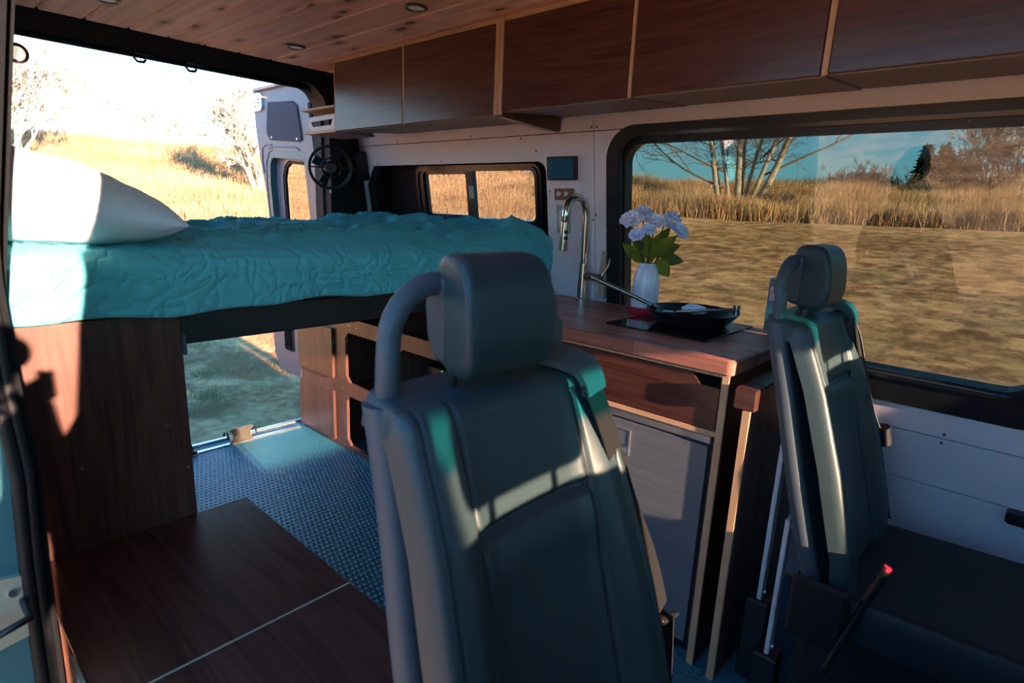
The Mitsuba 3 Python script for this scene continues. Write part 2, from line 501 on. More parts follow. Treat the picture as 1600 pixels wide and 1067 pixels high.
# big fixed window
structure('window_1', 'large tinted side window in a black rounded frame')
outer = wbox(-0.145, 1.272, 0.748, 1.574, 0.12, 10)
lip_hole = wbox(-0.075, 1.205, 0.835, 1.535, 0.085, 10)
part('window_1', 'frame', wprism(outer.difference(lip_hole), -0.008, 0.008), 'black_trim', smooth=40)
part('window_1', 'inner_lip', wprism(lip_hole.buffer(0.012).difference(lip_hole), 0.0, 0.014), 'black_gloss', smooth=40)
glass_hole = wbox(-0.05, 1.197, 0.84, 1.508, 0.07, 10)
part('window_1', 'reveal', wprism(lip_hole.buffer(0.02).difference(glass_hole), -0.055, -0.006), 'black_trim', smooth=40)
v = np.array([wpoint(y, z, -0.052) for y, z in ((-0.09, 0.80), (1.22, 0.80), (1.22, 1.54), (-0.09, 1.54))])
part('window_1', 'pane', (v, np.array([[0, 2, 1], [0, 3, 2]])), 'tinted_glass')
for y in (1.05, 0.9, 0.75, 0.55, 0.38, 0.2):
    part('window_1', 'rivet', disc(wpoint(y, 1.527, -0.006), W_IN, 0.003, 0.002, 8), 'black_gloss')

# outer skin of the right side (with holes), rear frame, left wall
structure('wall_outer')
skin = wbox(-0.62, 3.06, -0.35, 1.95).difference(wbox(-0.10, 1.24, 0.78, 1.55, 0.10)).difference(niche.buffer(0.03))
put('wall_outer', wprism(skin, -0.095, -0.065), 'body_paint')

structure('wall_rear')   # rear frame: black header band and the dark pillar at the right of the opening
prof = [(2.765, 1.882), (2.80, 1.872), (2.90, 1.848), (2.945, 1.838), (2.985, 1.838), (3.06, 1.87), (3.06, 1.95), (2.765, 1.95)]
open_poly = rr(0.30, 1.705, -0.3, 1.838, 0.11, 10)
rear_full = Polygon([(0.05, -0.4), (2.12, -0.4), (2.05, 1.0), (1.92, 1.94), (0.18, 1.94), (0.05, 1.0)])
put('wall_rear', xz_prism(rear_full.difference(open_poly.union(sbox(0.30, -0.5, 1.705, -0.1))), 2.965, 3.06), 'brown_trim')
part('wall_rear', 'header', yz_prism(Polygon(prof), 0.18, 1.80), 'dark_fabric', smooth=35, label='black fabric header band over the rear opening')
pil = Polygon([(1.705, 0.9), (1.705, 1.70), (1.68, 1.78), (1.62, 1.838), (1.56, 1.845), (1.56, 1.90), (1.93, 1.90), (1.99, 0.9)])
part('wall_rear', 'pillar_trim', xz_prism(pil, 2.90, 2.965), 'brown_trim', smooth=30)
# side frame seal curve
seal_path = [(1.705, 2.97, 0.9), (1.705, 2.97, 1.70)] + [tuple(p) for p in arc((1.61, 2.97, 1.735), 0.095, 0, 90, 8)] + [(0.4, 2.97, 1.832)]
part('wall_rear', 'door_seal', tube(smooth_path(seal_path, 60), 0.012, 8), 'rubber', smooth=True)

structure('wall_left')
LO, LUP = np.array([X_LEFT, 0, 0.915]), np.array([0.1, 0, 0.695]) / math.hypot(0.1, 0.695)
LIN = np.cross([0, 1, 0], LUP)


def lbox(y0, y1, z0, z1, r=0.0):
    a0, a1, b0, b1 = y0, y1, (z0 - 0.915) * W_K, (z1 - 0.915) * W_K
    return rr(a0, a1, b0, b1, r) if r else sbox(a0, b0, a1, b1)


def lprism(poly, c0, c1):
    return frame(prism(poly, c0, c1), LO, (0, 1, 0), LUP, LIN)


lniche = lbox(1.5, 2.87, 1.05, 1.457, 0.05)
put('wall_left', lprism(lbox(1.30, 3.06, 0.0, 1.88).difference(lniche), -0.09, -0.012), 'cab_grey')
part('wall_left', 'panel', lprism(lbox(1.30, 3.06, 0.0, 1.88).difference(lniche), -0.012, 0.0), 'dark_fabric')
part('wall_left', 'flare', lprism(lniche.buffer(0.012).difference(lniche), -0.2, -0.004), 'brown_trim')
part('wall_left', 'flare_back', lprism(lniche.buffer(0.012), -0.21, -0.2), 'brown_trim')
part('wall_left', 'outer_skin', lprism(lbox(1.19, 3.06, -0.35, 1.95), -0.245, -0.22), 'body_paint')

# rear jamb of the sliding door: painted post with striker, black double seal
structure('door_jamb')


def jx(z):   # centre line of the jamb: upright below, leaning in above
    return float(np.interp(z, [-0.1, 0.42, 0.66, 0.83, 0.97, 1.14, 1.2, 1.41, 1.52, 1.9], [0.115, 0.120, 0.124, 0.132, 0.124, 0.122, 0.126, 0.157, 0.173, 0.23]))


zs = np.linspace(-0.1, 1.9, 40)
put('door_jamb', loft([[(jx(z) - 0.16, 1.13, z), (jx(z) - 0.036, 1.13, z), (jx(z) - 0.036, 1.18, z), (jx(z) - 0.16, 1.18, z)] for z in zs if z < 0.93]), 'body_paint', smooth=30)
part('door_jamb', 'upper_trim', loft([[(jx(z) - 0.16, 1.13, z), (jx(z) - 0.036, 1.13, z), (jx(z) - 0.036, 1.18, z), (jx(z) - 0.16, 1.18, z)] for z in zs if z > 0.88]), 'black_trim', smooth=30)
part('door_jamb', 'seal', tube([(jx(z) - 0.032, 1.122, z) for z in zs], 0.0095, 10), 'rubber', smooth=True)
part('door_jamb', 'seal', tube([(jx(z) - 0.018, 1.126, z) for z in zs], 0.0085, 10), 'rubber', smooth=True)
part('door_jamb', 'fabric_edge', loft([[(jx(z) - 0.014, 1.128, z), (jx(z) - 0.001, 1.133, z), (jx(z) + 0.004, 1.20, z), (jx(z) - 0.02, 1.20, z)] for z in zs]), 'dark_fabric', smooth=30)
st = part('door_jamb', 'striker_plate', xz_prism(Polygon([(-0.005, 0.565), (0.03, 0.545), (0.092, 0.555), (0.092, 0.655), (0.06, 0.66), (0.02, 0.64), (0.0, 0.61)]).buffer(0.004), 1.118, 1.13), 'pale_wood', label='pale striker plate')
part(st, 'bolt', disc((0.072, 1.118, 0.637), (0, -1, 0), 0.007, 0.005, 10), 'chrome')
part(st, 'loop', tube([(0.082, 1.12, 0.617), (0.082, 1.06, 0.617), (0.03, 1.06, 0.603), (0.02, 1.12, 0.60)], 0.006, 8), 'black_metal', smooth=True)

# front of the van: B pillar, cab sides, windscreen, dashboard (outside the frame; they shade the cabin)
structure('wall_front')


def cab_side(xa, xb, clip):
    side = Polygon([(-0.14, -0.4), (-0.14, 1.9), (-1.75, 1.9), (-2.45, 0.95), (-2.9, 0.9), (-2.9, -0.4)])
    hole = Polygon([(-0.45, 0.90), (-0.45, 1.55), (-1.45, 1.55), (-1.85, 0.98)]).buffer(0.03)
    return yz_prism(side.difference(hole).intersection(clip), xa, xb)


put('wall_front', cab_side(0.10, 0.12, sbox(-3, -1, 0, 1.52)), 'cab_grey')
part('wall_front', 'upper_side', cab_side(0.18, 0.20, sbox(-3, 1.521, 0, 2)), 'cab_grey')
part('wall_front', 'front_door', bx(-0.03, 0.099, -1.75, -0.141, -0.4, 0.86, 0.02), 'body_paint')
part('wall_front', 'shading_pillar', loft([[(x0, -0.42, z), (x1, -0.42, z), (x1, -0.06, z), (x0, -0.14, z)] for z, x0, x1 in ((-0.4, -0.03, 0.30), (0.86, -0.03, 0.30), (1.04, -0.005, 0.30), (1.14, 0.055, 0.30), (1.2, 0.062, 0.30), (1.34, 0.080, 0.30), (1.5, 0.108, 0.30), (1.68, 0.155, 0.30), (1.9, 0.19, 0.30))]), 'cab_grey')  # pillar widened inwards and towards the door to block light
part('wall_front', 'driver_side', yz_prism(Polygon([(-0.6, -0.4), (-0.6, 1.9), (-1.75, 1.9), (-2.45, 0.95), (-2.9, 0.9), (-2.9, -0.4)]).difference(Polygon([(-0.8, 0.90), (-0.8, 1.55), (-1.45, 1.55), (-1.85, 0.98)]).buffer(0.03)), 2.0, 2.08), 'cab_grey')
part('wall_front', 'shading_pillar', bx(1.90, 2.0, -0.80, -0.62, -0.1, 1.9, 0.02), 'cab_grey')  # pillar added to keep the sun off the lower right wall
part('wall_front', 'roof_header', yz_prism(Polygon([(-0.72, 1.90), (-0.72, 1.80), (-1.5, 1.62), (-1.76, 1.525), (-1.80, 1.56), (-1.7, 1.94), (-0.72, 1.94)]), 0.1, 2.0), 'cab_grey')
part('wall_front', 'dashboard', yz_prism(Polygon([(-1.65, 0.3), (-1.62, 0.72), (-1.75, 0.93), (-2.0, 0.985), (-2.45, 0.99), (-2.9, 0.9), (-2.9, -0.4), (-1.8, -0.4)]).buffer(0.02), 0.09, 2.0), 'cab_grey', smooth=30)
mir = thing('added_mirror', 'added unseen rear view mirror that keeps sun off the counter', 'mirror')  # unseen mirror added to shade the countertop from the sun
part(mir, 'housing', bx(0.98, 1.22, -1.70, -1.67, 1.425, 1.505, 0.012), 'black_metal')
part(mir, 'stem', bx(1.09, 1.11, -1.70, -1.68, 1.5055, 1.56, 0.003), 'black_metal')
structure('window_3')
wb, wt, wm = (-2.46, 0.97), (-1.77, 1.54), 0.885
mid = (wb[0] + (wt[0] - wb[0]) * wm, wb[1] + (wt[1] - wb[1]) * wm)


def sheet(a, b, x0, x1):
    return (np.array([(x0, *a), (x1, *a), (x1, *b), (x0, *b)], float), np.array([[0, 1, 2], [0, 2, 3]]))


part('window_3', 'pane', sheet(wb, mid, 0.122, 2.0), 'windscreen_glass', label='clear windscreen')
part('window_3', 'shade_band', sheet(mid, wt, 0.122, 2.0), 'shade_band_glass', label='blue green sunshade band of the windscreen')

# rear sill
structure('trim_1')
put('trim_1', bx(0.30, 1.72, 2.955, 3.09, -0.06, -0.012, 0.003), 'floor_rubber')
part('trim_1', 'aluminium_strip', bx(0.30, 1.50, 2.945, 2.972, -0.004, 0.006, 0.002), 'aluminium')
part('trim_1', 'aluminium_strip', bx(0.30, 1.66, 3.062, 3.088, -0.03, -0.002, 0.002), 'aluminium')
part('trim_1', 'sill_edge', bx(0.30, 1.72, 3.09, 3.12, -0.09, -0.018, 0.004), 'black_trim')

# ================================================================== BED
fr = thing('bed_platform', 'black metal bed platform spanning the van under the mattress', 'bed')
part(fr, 'front_beam', bx(0.16, 1.945, 1.615, 1.665, 0.885, 0.975, 0.004), 'black_metal')
part(fr, 'rear_beam', bx(0.16, 1.945, 2.82, 2.87, 0.885, 0.975, 0.004), 'black_metal')
part(fr, 'deck', bx(0.15, 1.945, 1.60, 2.88, 0.976, 0.99, 0.002), 'black_metal')
for x in (0.6, 1.05, 1.5):
    part(fr, 'cross_bar', bx(x - 0.02, x + 0.02, 1.667, 2.818, 0.90, 0.974, 0.003), 'black_metal')

bedt = thing('mattress', 'mattress covered by a turquoise embossed quilt, crumpled at the wall end', 'mattress')


def quilt_mesh():
    nx = 620
    xs = np.linspace(0.14, 1.952, nx)
    prof0 = np.array([(1.600, -.155), (1.585, -.156), (1.572, -.150), (1.564, -.12), (1.558, -.08), (1.556, -.045), (1.560, -.018), (1.572, -.004), (1.59, 0.002)])
    arcl = np.r_[0, np.cumsum(np.hypot(*np.diff(prof0, axis=0).T))]
    from scipy.interpolate import CubicSpline
    prof = [tuple(CubicSpline(arcl, prof0)(t)) for t in np.linspace(0, arcl[-1], 64)]
    top = [(y, 0.006) for y in np.linspace(1.597, 2.84, 150)]
    back = [(2.87, -.005), (2.885, -.03), (2.89, -.09), (2.885, -.14)]
    P = np.array(prof + top + back)
    X, Yp = np.meshgrid(xs, P[:, 0], indexing='ij')
    S = np.broadcast_to(P[:, 1], X.shape)
    lift = 0.045 * np.clip((xs - 1.35) / 0.5, 0, 1) ** 1.5
    ztop = 1.127 + lift[:, None]
    frac = (S + 0.156) / 0.162
    hem = 0.975 + 0.006 * np.sin(xs * 9.0) + 0.004 * np.sin(xs * 23.0) - 0.012 * np.clip((xs - 1.2) / 0.7, 0, 1)
    Z = hem[:, None] + frac * (ztop - hem[:, None])
    # creases of the loose quilt
    q = np.stack([X * 3.2, Yp * 4.5, X * 0], -1)
    wob = meshkit.fbm(q * 0.8, 3, 5)
    rid = 1 - np.abs(2 * meshkit.fbm(np.stack([X * 4.0 + 2.0 * wob, Yp * 6.0 + 2.0 * wob, X * 0 + 3], -1), 3, 11) - 1)
    on_top = np.clip((Yp - 1.60) / 0.12, 0, 1) * np.clip((2.88 - Yp) / 0.06, 0, 1)
    amt = on_top * (0.25 + 0.75 * np.clip((X - 0.55) / 0.5, 0, 1))
    crease = np.clip(rid - 0.55, 0, 1) ** 1.2
    Z = Z + amt * (0.105 * crease + 0.030 * (meshkit.fbm(q * 1.7, 3, 21) - 0.5))
    peak = np.exp(-((X - 1.87) / 0.05) ** 2 - ((Yp - 1.65) / 0.10) ** 2)
    Z = Z + 0.022 * peak
    front = np.clip((1.60 - Yp) / 0.03, 0, 1)
    Yo = Yp - front * (0.012 * (meshkit.fbm(np.stack([X * 7.0, Z * 9.0, X * 0], -1), 3, 31) - 0.5))
    seam = np.exp(-((X - 0.585) / 0.006) ** 2)
    Yo = Yo + front * 0.004 * seam
    # rounded right end
    e = np.clip((X - 1.917) / 0.035, 0, 1)
    Z = Z - 0.03 * e ** 2 * (frac > 0.9)
    # embossed quilting: puffs between stitched curls
    s_ = np.where(Yp < 1.6, Z, Yp - 0.45)
    wx = meshkit.fbm(np.stack([X * 9, s_ * 9, X * 0 + 2], -1), 2, 61) - 0.5
    wy = meshkit.fbm(np.stack([X * 9, s_ * 9, X * 0 + 7], -1), 2, 71) - 0.5
    f1 = np.abs(meshkit.noise(np.stack([X * 34 + 3.5 * wx, s_ * 34 + 3.5 * wy, X * 0], -1), 81) - 0.5)
    f2 = np.abs(np.sin(55 * meshkit.fbm(np.stack([X * 5, s_ * 6, X * 0 + 1], -1), 2, 91)))
    emb = 0.0062 * np.minimum(1, f1 / 0.16) ** 0.6 + 0.0036 * f2 ** 0.7
    Yo = Yo - np.where(Yp < 1.59, emb, emb * np.clip((1.61 - Yp) / 0.02, 0, 1))
    Z = Z + emb * np.clip((Yp - 1.575) / 0.02, 0, 1) * np.clip((2.86 - Yp) / 0.03, 0, 1)
    V = np.stack([X, Yo, Z], -1)
    return loft(list(V), cap=True, closed_loop=True)


part(bedt, 'quilt', quilt_mesh(), 'quilt_cloth', smooth=True)

pl = thing('pillow', 'plump white pillow lying on the turquoise quilt by the sliding door', 'pillow')


def pillow_mesh():
    n = 90
    u = np.sin(np.linspace(-math.pi / 2, math.pi / 2, n))
    U, V = np.meshgrid(u, u, indexing='ij')
    sx, sy = 0.335 * U * (1 - 0.06 * V ** 2), 0.295 * V * (1 - 0.07 * U ** 2)
    t = 0.132 * (np.clip(1 - U ** 2, 0, 1) ** 0.55) * (np.clip(1 - V ** 2, 0, 1) ** 0.42)
    q = np.stack([U * 2.3, V * 2.8, U * 0], -1)
    wr = (1 - np.abs(2 * meshkit.fbm(q + 4, 3, 3) - 1)) ** 3
    border = np.clip(1 - np.maximum(np.abs(U), np.abs(V)) ** 3, 0, 1)
    up = t * (1 + 0.10 * (meshkit.fbm(q * 1.3, 2, 8) - 0.5)) - 0.016 * wr * border
    dn = -t * 0.72 + 0.006 * wr * border
    vs, fs = [], []
    for s, h in ((0, up), (1, dn)):
        o = len(vs)
        vs += list(np.stack([sx, sy, h], -1).reshape(-1, 3))
        for i in range(n - 1):
            for j in range(n - 1):
                a, b, c, d = o + i * n + j, o + (i + 1) * n + j, o + (i + 1) * n + j + 1, o + i * n + j + 1
                fs += [(a, b, c), (a, c, d)] if s == 0 else [(a, c, b), (a, d, c)]
    m = trimesh.Trimesh(np.array(vs), np.array(fs), process=False)
    m.merge_vertices()
    R = trimesh.transformations.rotation_matrix
    m.apply_transform(R(math.radians(9), (0, 1, 0)))
    m.apply_transform(R(math.radians(-2), (1, 0, 0)))
    m.apply_translation((0.222, 1.845, 1.232))
    return m


part(pl, 'pillowcase', pillow_mesh(), 'pillow_cloth', smooth=True)

# ================================================================== WOODWORK ON THE LEFT
pn = thing('bed_support_panel', 'upright walnut panel carrying the bed beside the sliding door', 'panel')
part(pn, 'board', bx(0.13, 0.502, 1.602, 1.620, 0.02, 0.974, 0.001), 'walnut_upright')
part(pn, 'screw', disc((0.487, 1.602, 0.87), (0, -1, 0), 0.004, 0.0015, 8), 'chrome')
for (x, z) in ((0.45, 0.68), (0.49, 0.55), (0.26, 0.62), (0.44, 0.43)):
    part(pn, 'screw', disc((x, 1.602, z), (0, -1, 0), 0.004, 0.0015, 8), 'chrome')
part(pn, 'edge_clip', bx(0.503, 0.513, 1.60, 1.622, 0.86, 0.915, 0.002), 'seat_shell')

bench = thing('storage_box', 'low walnut storage box with a seamed lid on the floor by the sliding door', 'storage box')
part(bench, 'lid', bx(0.148, 0.634, 1.047, 1.600, 0.395, 0.41, 0.0015), 'walnut_shaded')
part(bench, 'lid', bx(0.148, 0.634, 0.72, 1.043, 0.395, 0.41, 0.0015), 'walnut_shaded')
part(bench, 'seam_strip', bx(0.148, 0.634, 1.0425, 1.0475, 0.39, 0.4105, 0.0005), 'pale_wood', label='pale edge banding in the lid seam')
part(bench, 'side_panel', bx(0.612, 0.630, 0.72, 1.598, 0.0, 0.394, 0.001), 'walnut_along')
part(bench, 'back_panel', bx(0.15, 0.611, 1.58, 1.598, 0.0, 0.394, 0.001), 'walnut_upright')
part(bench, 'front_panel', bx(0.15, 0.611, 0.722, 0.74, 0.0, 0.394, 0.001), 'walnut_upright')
part(bench, 'end_edge', bx(0.138, 0.147, 0.72, 1.22, 0.30, 0.41, 0.002), 'pale_wood')

# ================================================================== DRAWER CABINET UNDER THE BED
dc = thing('garage_cabinet', 'reddish brown cabinet with octagonal openings under the bed', 'cabinet')
X_D = 1.523


def octa(y0, y1, z0, z1, c=0.03):
    return Polygon([(y0 + c, z0), (y1 - c, z0), (y1, z0 + c), (y1, z1 - c), (y1 - c, z1), (y0 + c, z1), (y0, z1 - c), (y0, z0 + c)])


face = sbox(1.62, 0.0, 3.008 - 0.055, 0.90)
rows = [(0.03, 0.30), (0.37, 0.632), (0.705, 0.868)]
opens = [octa(y0, y1, z0, z1) for (y0, y1) in ((2.065, 2.497), (1.66, 2.058)) for (z0, z1) in rows]
face_cut = face
for o in opens:
    face_cut = face_cut.difference(o)
part(dc, 'face', yz_prism(face_cut, X_D, X_D + 0.016), 'walnut_drawers_lit')
for (z0, z1) in rows:
    p = Polygon([(2.60, z0), (2.952, z0), (2.952, z1 - 0.026), (2.925, z1), (2.60, z1)])
    part(dc, 'door', yz_prism(p, X_D - 0.016, X_D - 0.0005), 'walnut_drawers_lit')
part(dc, 'end_edge', bx(X_D, X_D + 0.40, 2.953, 2.957, 0.0, 0.90, 0.0005), 'pale_wood')
part(dc, 'top', bx(X_D + 0.017, 1.96, 1.62, 2.953, 0.87, 0.899, 0.001), 'walnut_drawers_lit')
part(dc, 'back', bx(1.93, 1.95, 1.62, 2.953, 0.0, 0.87, 0.001), 'cab_grey')
for y in (1.63, 2.062, 2.55, 2.94):
    part(dc, 'divider', bx(X_D + 0.017, 1.93, y - 0.006, y + 0.006, 0.0, 0.87, 0.001), 'walnut_drawers_lit')
for z in (0.335, 0.668):
    part(dc, 'shelf', bx(X_D + 0.017, 1.93, 1.64, 2.93, z - 0.006, z + 0.006, 0.001), 'walnut_drawers_lit')
for y, z in ((2.39, 0.668), (2.53, 0.33), (2.53, 0.02), (2.46, 0.67), (2.05, 0.31)):
    part(dc, 'screw', disc((X_D, y, z), (-1, 0, 0), 0.004, 0.0015, 8), 'chrome')
mod = thing('power_inverter', 'black box with a small green light inside the cabinet under the bed', 'inverter')
part(mod, 'case', bx(1.62, 1.88, 1.80, 1.98, 0.36, 0.56, 0.006), 'black_metal')
scene[free(mod + '__indicator_light')] = mikit.ply(disc((1.618, 1.865, 0.55), (-1, 0, 0), 0.006, 0.003, 10), 'black_metal', emitter={'type': 'area', 'radiance': rgb(0.001, 0.03, 0.004)})

# ================================================================== UPPER CABINETS
X_U = 1.50
bounds = [(1.993, 2.492, 1.578, 'rearmost'), (1.482, 1.985, 1.578, ''), (0.952, 1.446, 1.588, ''), (0.446, 0.942, 1.590, ''), (-0.10, 0.434, 1.592, '')]
ulab = ['rearmost walnut overhead cabinet, beside the small end shelf', 'second walnut overhead cabinet from the rear, left of the double oak divider',
        'middle walnut overhead cabinet, just right of the double oak divider', 'fourth walnut overhead cabinet from the rear, above the left half of the big window',
        'walnut overhead cabinet nearest the camera, cut by the right edge of the photo']
for (y0, y1, zb, _), lb in zip(bounds, ulab):
    c = thing('overhead_cabinet', lb, 'cabinet', group=None)
    part(c, 'door', bx(X_U - 0.002, X_U + 0.014, y0 + 0.003, y1 - 0.003, zb, 1.862, 0.001), 'walnut_along')
    part(c, 'top_edge', bx(X_U, X_U + 0.016, y0 - 0.004, y1 + 0.004, 1.864, 1.8795, 0.001), 'oak_along')
    for ya, yb in ((y0 - 0.009, y0 + 0.001), (y1 - 0.001, y1 + 0.005)):
        part(c, 'side_edge', bx(X_U - 0.001, X_U + 0.012, ya, yb, zb - 0.002, 1.8635, 0.001), 'oak_upright')
        part(c, 'side_panel', xz_prism(Polygon([(X_U + 0.0125, zb), (1.85, zb + 0.03), (1.85, 1.8635), (X_U + 0.0125, 1.8635)]), ya, yb), 'walnut_along')
    part(c, 'underside', xz_prism(Polygon([(X_U + 0.015, zb - 0.003), (1.865, zb + 0.028), (1.865, zb + 0.036), (X_U + 0.015, zb + 0.006)]), y0, y1), 'cab_under_shaded')
    part(c, 'back', bx(1.84, 1.85, y0 + 0.01, y1 - 0.01, zb + 0.04, 1.86, 0.001), 'walnut_along')
br = thing('cabinet_bracket', 'dark rounded wooden bracket under the double divider of the overhead cabinets', 'bracket')
part(br, 'arm', xz_prism(Polygon([(1.497, 1.585), (1.505, 1.570), (1.79, 1.557), (1.832, 1.557), (1.836, 1.607), (1.51, 1.588)]).buffer(-0.004).buffer(0.004), 1.449, 1.479), 'walnut_along')
for y in (1.4545, 1.4725):
    part(br, 'front_edge', bx(X_U - 0.004, X_U + 0.010, y - 0.0085, y + 0.0085, 1.574, 1.879, 0.003), 'oak_upright')

cb = thing('corner_shelf', 'small open shelf with a slotted front at the rear end of the overhead cabinets', 'shelf')
part(cb, 'top_board', bx(X_U, 1.72, 2.503, 2.806, 1.682, 1.692, 0.001), 'oak_along')
part(cb, 'bottom_board', bx(X_U + 0.006, 1.72, 2.503, 2.79, 1.576, 1.586, 0.001), 'cab_under_shaded')
part(cb, 'bottom_edge', bx(X_U, X_U + 0.0055, 2.495, 2.79, 1.574, 1.586, 0.001), 'oak_along')
trap = Polygon([(2.756, 1.652), (2.506, 1.655), (2.506, 1.587), (2.730, 1.587)])
part(cb, 'front_panel', yz_prism(trap.difference(Polygon([(2.722, 1.630), (2.528, 1.634), (2.545, 1.608), (2.708, 1.607)])), X_U + 0.006, X_U + 0.016), 'white_metal')
part(cb, 'back_panel', bx(1.70, 1.712, 2.506, 2.79, 1.5865, 1.6815, 0.001), 'brown_trim')

# ================================================================== KITCHEN
ct = thing('countertop', 'thick butcher block countertop with rounded front corner under the big window', 'countertop')
cpoly = Polygon([(1.416, 0.523), (1.958, 0.523), (1.958, 1.50), (1.416, 1.50)]).buffer(-0.018).buffer(0.018, quad_segs=6)
cm = []
for (ins, z) in ((0.004, 0.874), (0.0, 0.878), (0.0, 0.911), (0.004, 0.915)):
    g = shapely.segmentize(cpoly.buffer(-ins, quad_segs=6), 5.0)
    cm.append(g)
ring = np.array(cpoly.exterior.coords)[:-1]
cen = ring.mean(0)
part(ct, 'slab', loft([[(x + (cen[0] - x) / abs(cen[0] - x) * i if abs(cen[0] - x) > 1e-6 else x, y + (cen[1] - y) / abs(cen[1] - y) * i, z) for x, y in ring] for i, z in ((0.005, 0.873), (0.0, 0.878), (0.0, 0.910), (0.005, 0.915))]), 'butcher_block')

kc = thing('kitchen_cabinet', 'walnut kitchen cabinet with oak edges around the steel fridge', 'cabinet')
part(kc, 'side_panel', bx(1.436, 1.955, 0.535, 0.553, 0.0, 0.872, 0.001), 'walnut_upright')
part(kc, 'front_edge', bx(1.428, 1.436, 0.5345, 0.5535, 0.0, 0.872, 0.001), 'oak_upright', label='pale oak front edge')
part(kc, 'top_rail', bx(1.430, 1.448, 0.554, 1.49, 0.864, 0.8725, 0.001), 'oak_along')
part(kc, 'rail', bx(1.429, 1.455, 0.554, 1.10, 0.699, 0.714, 0.001), 'oak_along')
dr_poly = sbox(0.557, 0.716, 1.098, 0.862).difference(Polygon([(0.556, 0.870), (0.556, 0.832), (0.612, 0.834), (0.636, 0.862), (0.636, 0.87)]))
dw = part(kc, 'drawer', yz_prism(dr_poly, 1.430, 1.446), 'walnut_along')
part(dw, 'box', bx(1.50, 1.93, 0.57, 1.09, 0.72, 0.80, 0.002), 'cab_grey')
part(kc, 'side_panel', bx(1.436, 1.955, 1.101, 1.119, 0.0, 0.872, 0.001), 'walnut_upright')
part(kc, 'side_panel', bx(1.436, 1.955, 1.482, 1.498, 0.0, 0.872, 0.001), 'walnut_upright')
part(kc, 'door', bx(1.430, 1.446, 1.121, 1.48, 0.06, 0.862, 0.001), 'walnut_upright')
part(kc, 'toe_board', bx(1.47, 1.485, 0.554, 1.10, 0.0, 0.05, 0.001), 'black_metal')

fg = thing('fridge', 'brushed steel compact fridge built in below the drawer', 'fridge')
part(fg, 'cabinet_body', bx(1.455, 1.94, 0.562, 1.092, 0.055, 0.697, 0.003), 'cab_grey')
dpoly = sbox(0.569, 0.06, 1.09, 0.668).difference(sbox(0.806, 0.568, 0.876, 0.640))
part(fg, 'door', yz_prism(dpoly, 1.430, 1.452), 'steel')
part(fg, 'top_trim', bx(1.433, 1.454, 0.565, 1.092, 0.6745, 0.697, 0.002), 'aluminium')
hd = part(fg, 'handle_recess', yz_prism(sbox(0.806, 0.568, 0.876, 0.640), 1.444, 1.452), 'aluminium')
part(hd, 'rim', yz_prism(sbox(0.802, 0.564, 0.880, 0.645).difference(sbox(0.808, 0.570, 0.874, 0.639)), 1.427, 1.4455), 'aluminium')
part(hd, 'grip', bx(1.4285, 1.443, 0.81, 0.872, 0.592, 0.637, 0.002), 'steel')

ps = thing('side_table', 'narrow dark walnut side table with an oak edged leg panel at the kitchen end', 'table')
part(ps, 'top', bx(1.398, 1.94, 0.452, 0.506, 0.803, 0.858, 0.003), 'walnut_shaded')  # darker walnut copy paints shade onto the table top
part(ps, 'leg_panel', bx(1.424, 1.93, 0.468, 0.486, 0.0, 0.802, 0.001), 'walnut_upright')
part(ps, 'leg_edge', bx(1.414, 1.424, 0.467, 0.487, 0.0, 0.802, 0.001), 'oak_upright')

# hob, pan, spoon, napkin
hob = thing('induction_hob', 'black glass induction hob set on the countertop under the frying pan', 'hob')
part(hob, 'glass_plate', bx(1.566, 1.93, 0.668, 1.005, 0.9155, 0.921, 0.0012), 'hob_glass')

PX, PY, PZ = 1.785, 0.818, 0.9215
pan = thing('frying_pan', 'black frying pan with a long steel handle standing on the hob', 'frying pan')
part(pan, 'body', lathe([(0.0, 0.003), (0.098, 0.003), (0.108, 0.010), (0.142, 0.044), (0.146, 0.046), (0.148, 0.044), (0.113, 0.006), (0.103, 0.0), (0.0, 0.0)][::-1], 48, (PX, PY, PZ)), 'pan_black', smooth=35)
hp = [(1.768, 0.950, 0.962), (1.738, 0.992, 0.984), (1.682, 1.062, 1.020), (1.630, 1.122, 1.052)]
part(pan, 'handle', tube(smooth_path(hp, 24), np.r_[np.linspace(0.007, 0.0105, 12), np.linspace(0.0105, 0.009, 12)], 12, flat=0.8), 'pan_steel', smooth=True, label='long steel handle')
part(pan, 'handle_plate', tube([(1.775, 0.940, 0.956), (1.762, 0.958, 0.968)], 0.014, 10, flat=0.6), 'pan_steel', smooth=35)

sp = thing('cooking_spoon', 'steel spoon lying across the frying pan', 'spoon')
part(sp, 'handle', tube([(PX - 0.035, PY + 0.04, PZ + 0.036), (PX + 0.03, PY - 0.05, PZ + 0.049), (PX + 0.07, PY - 0.11, PZ + 0.056)], [0.0055, 0.005, 0.0045], 8), 'chrome', smooth=True)
part(sp, 'bowl', lathe([(0.0, -0.006), (0.012, -0.004), (0.02, 0.0), (0.0185, 0.001), (0.0, -0.003)], 16, (PX - 0.05, PY + 0.06, PZ + 0.036)), 'chrome', smooth=True)
cl = thing('pan_clip', 'shiny steel clip on the right rim of the frying pan', 'clip')
part(cl, 'body', loft([[(PX + 0.068 + 0.012 * math.cos(a), PY - 0.118 + 0.012 * math.sin(a), z) for a in np.linspace(0, 2 * math.pi, 13)[:-1]] for z in (PZ + 0.040, PZ + 0.07)]), 'chrome', smooth=40)
npk = thing('napkin', 'folded white napkin resting in the frying pan', 'napkin')


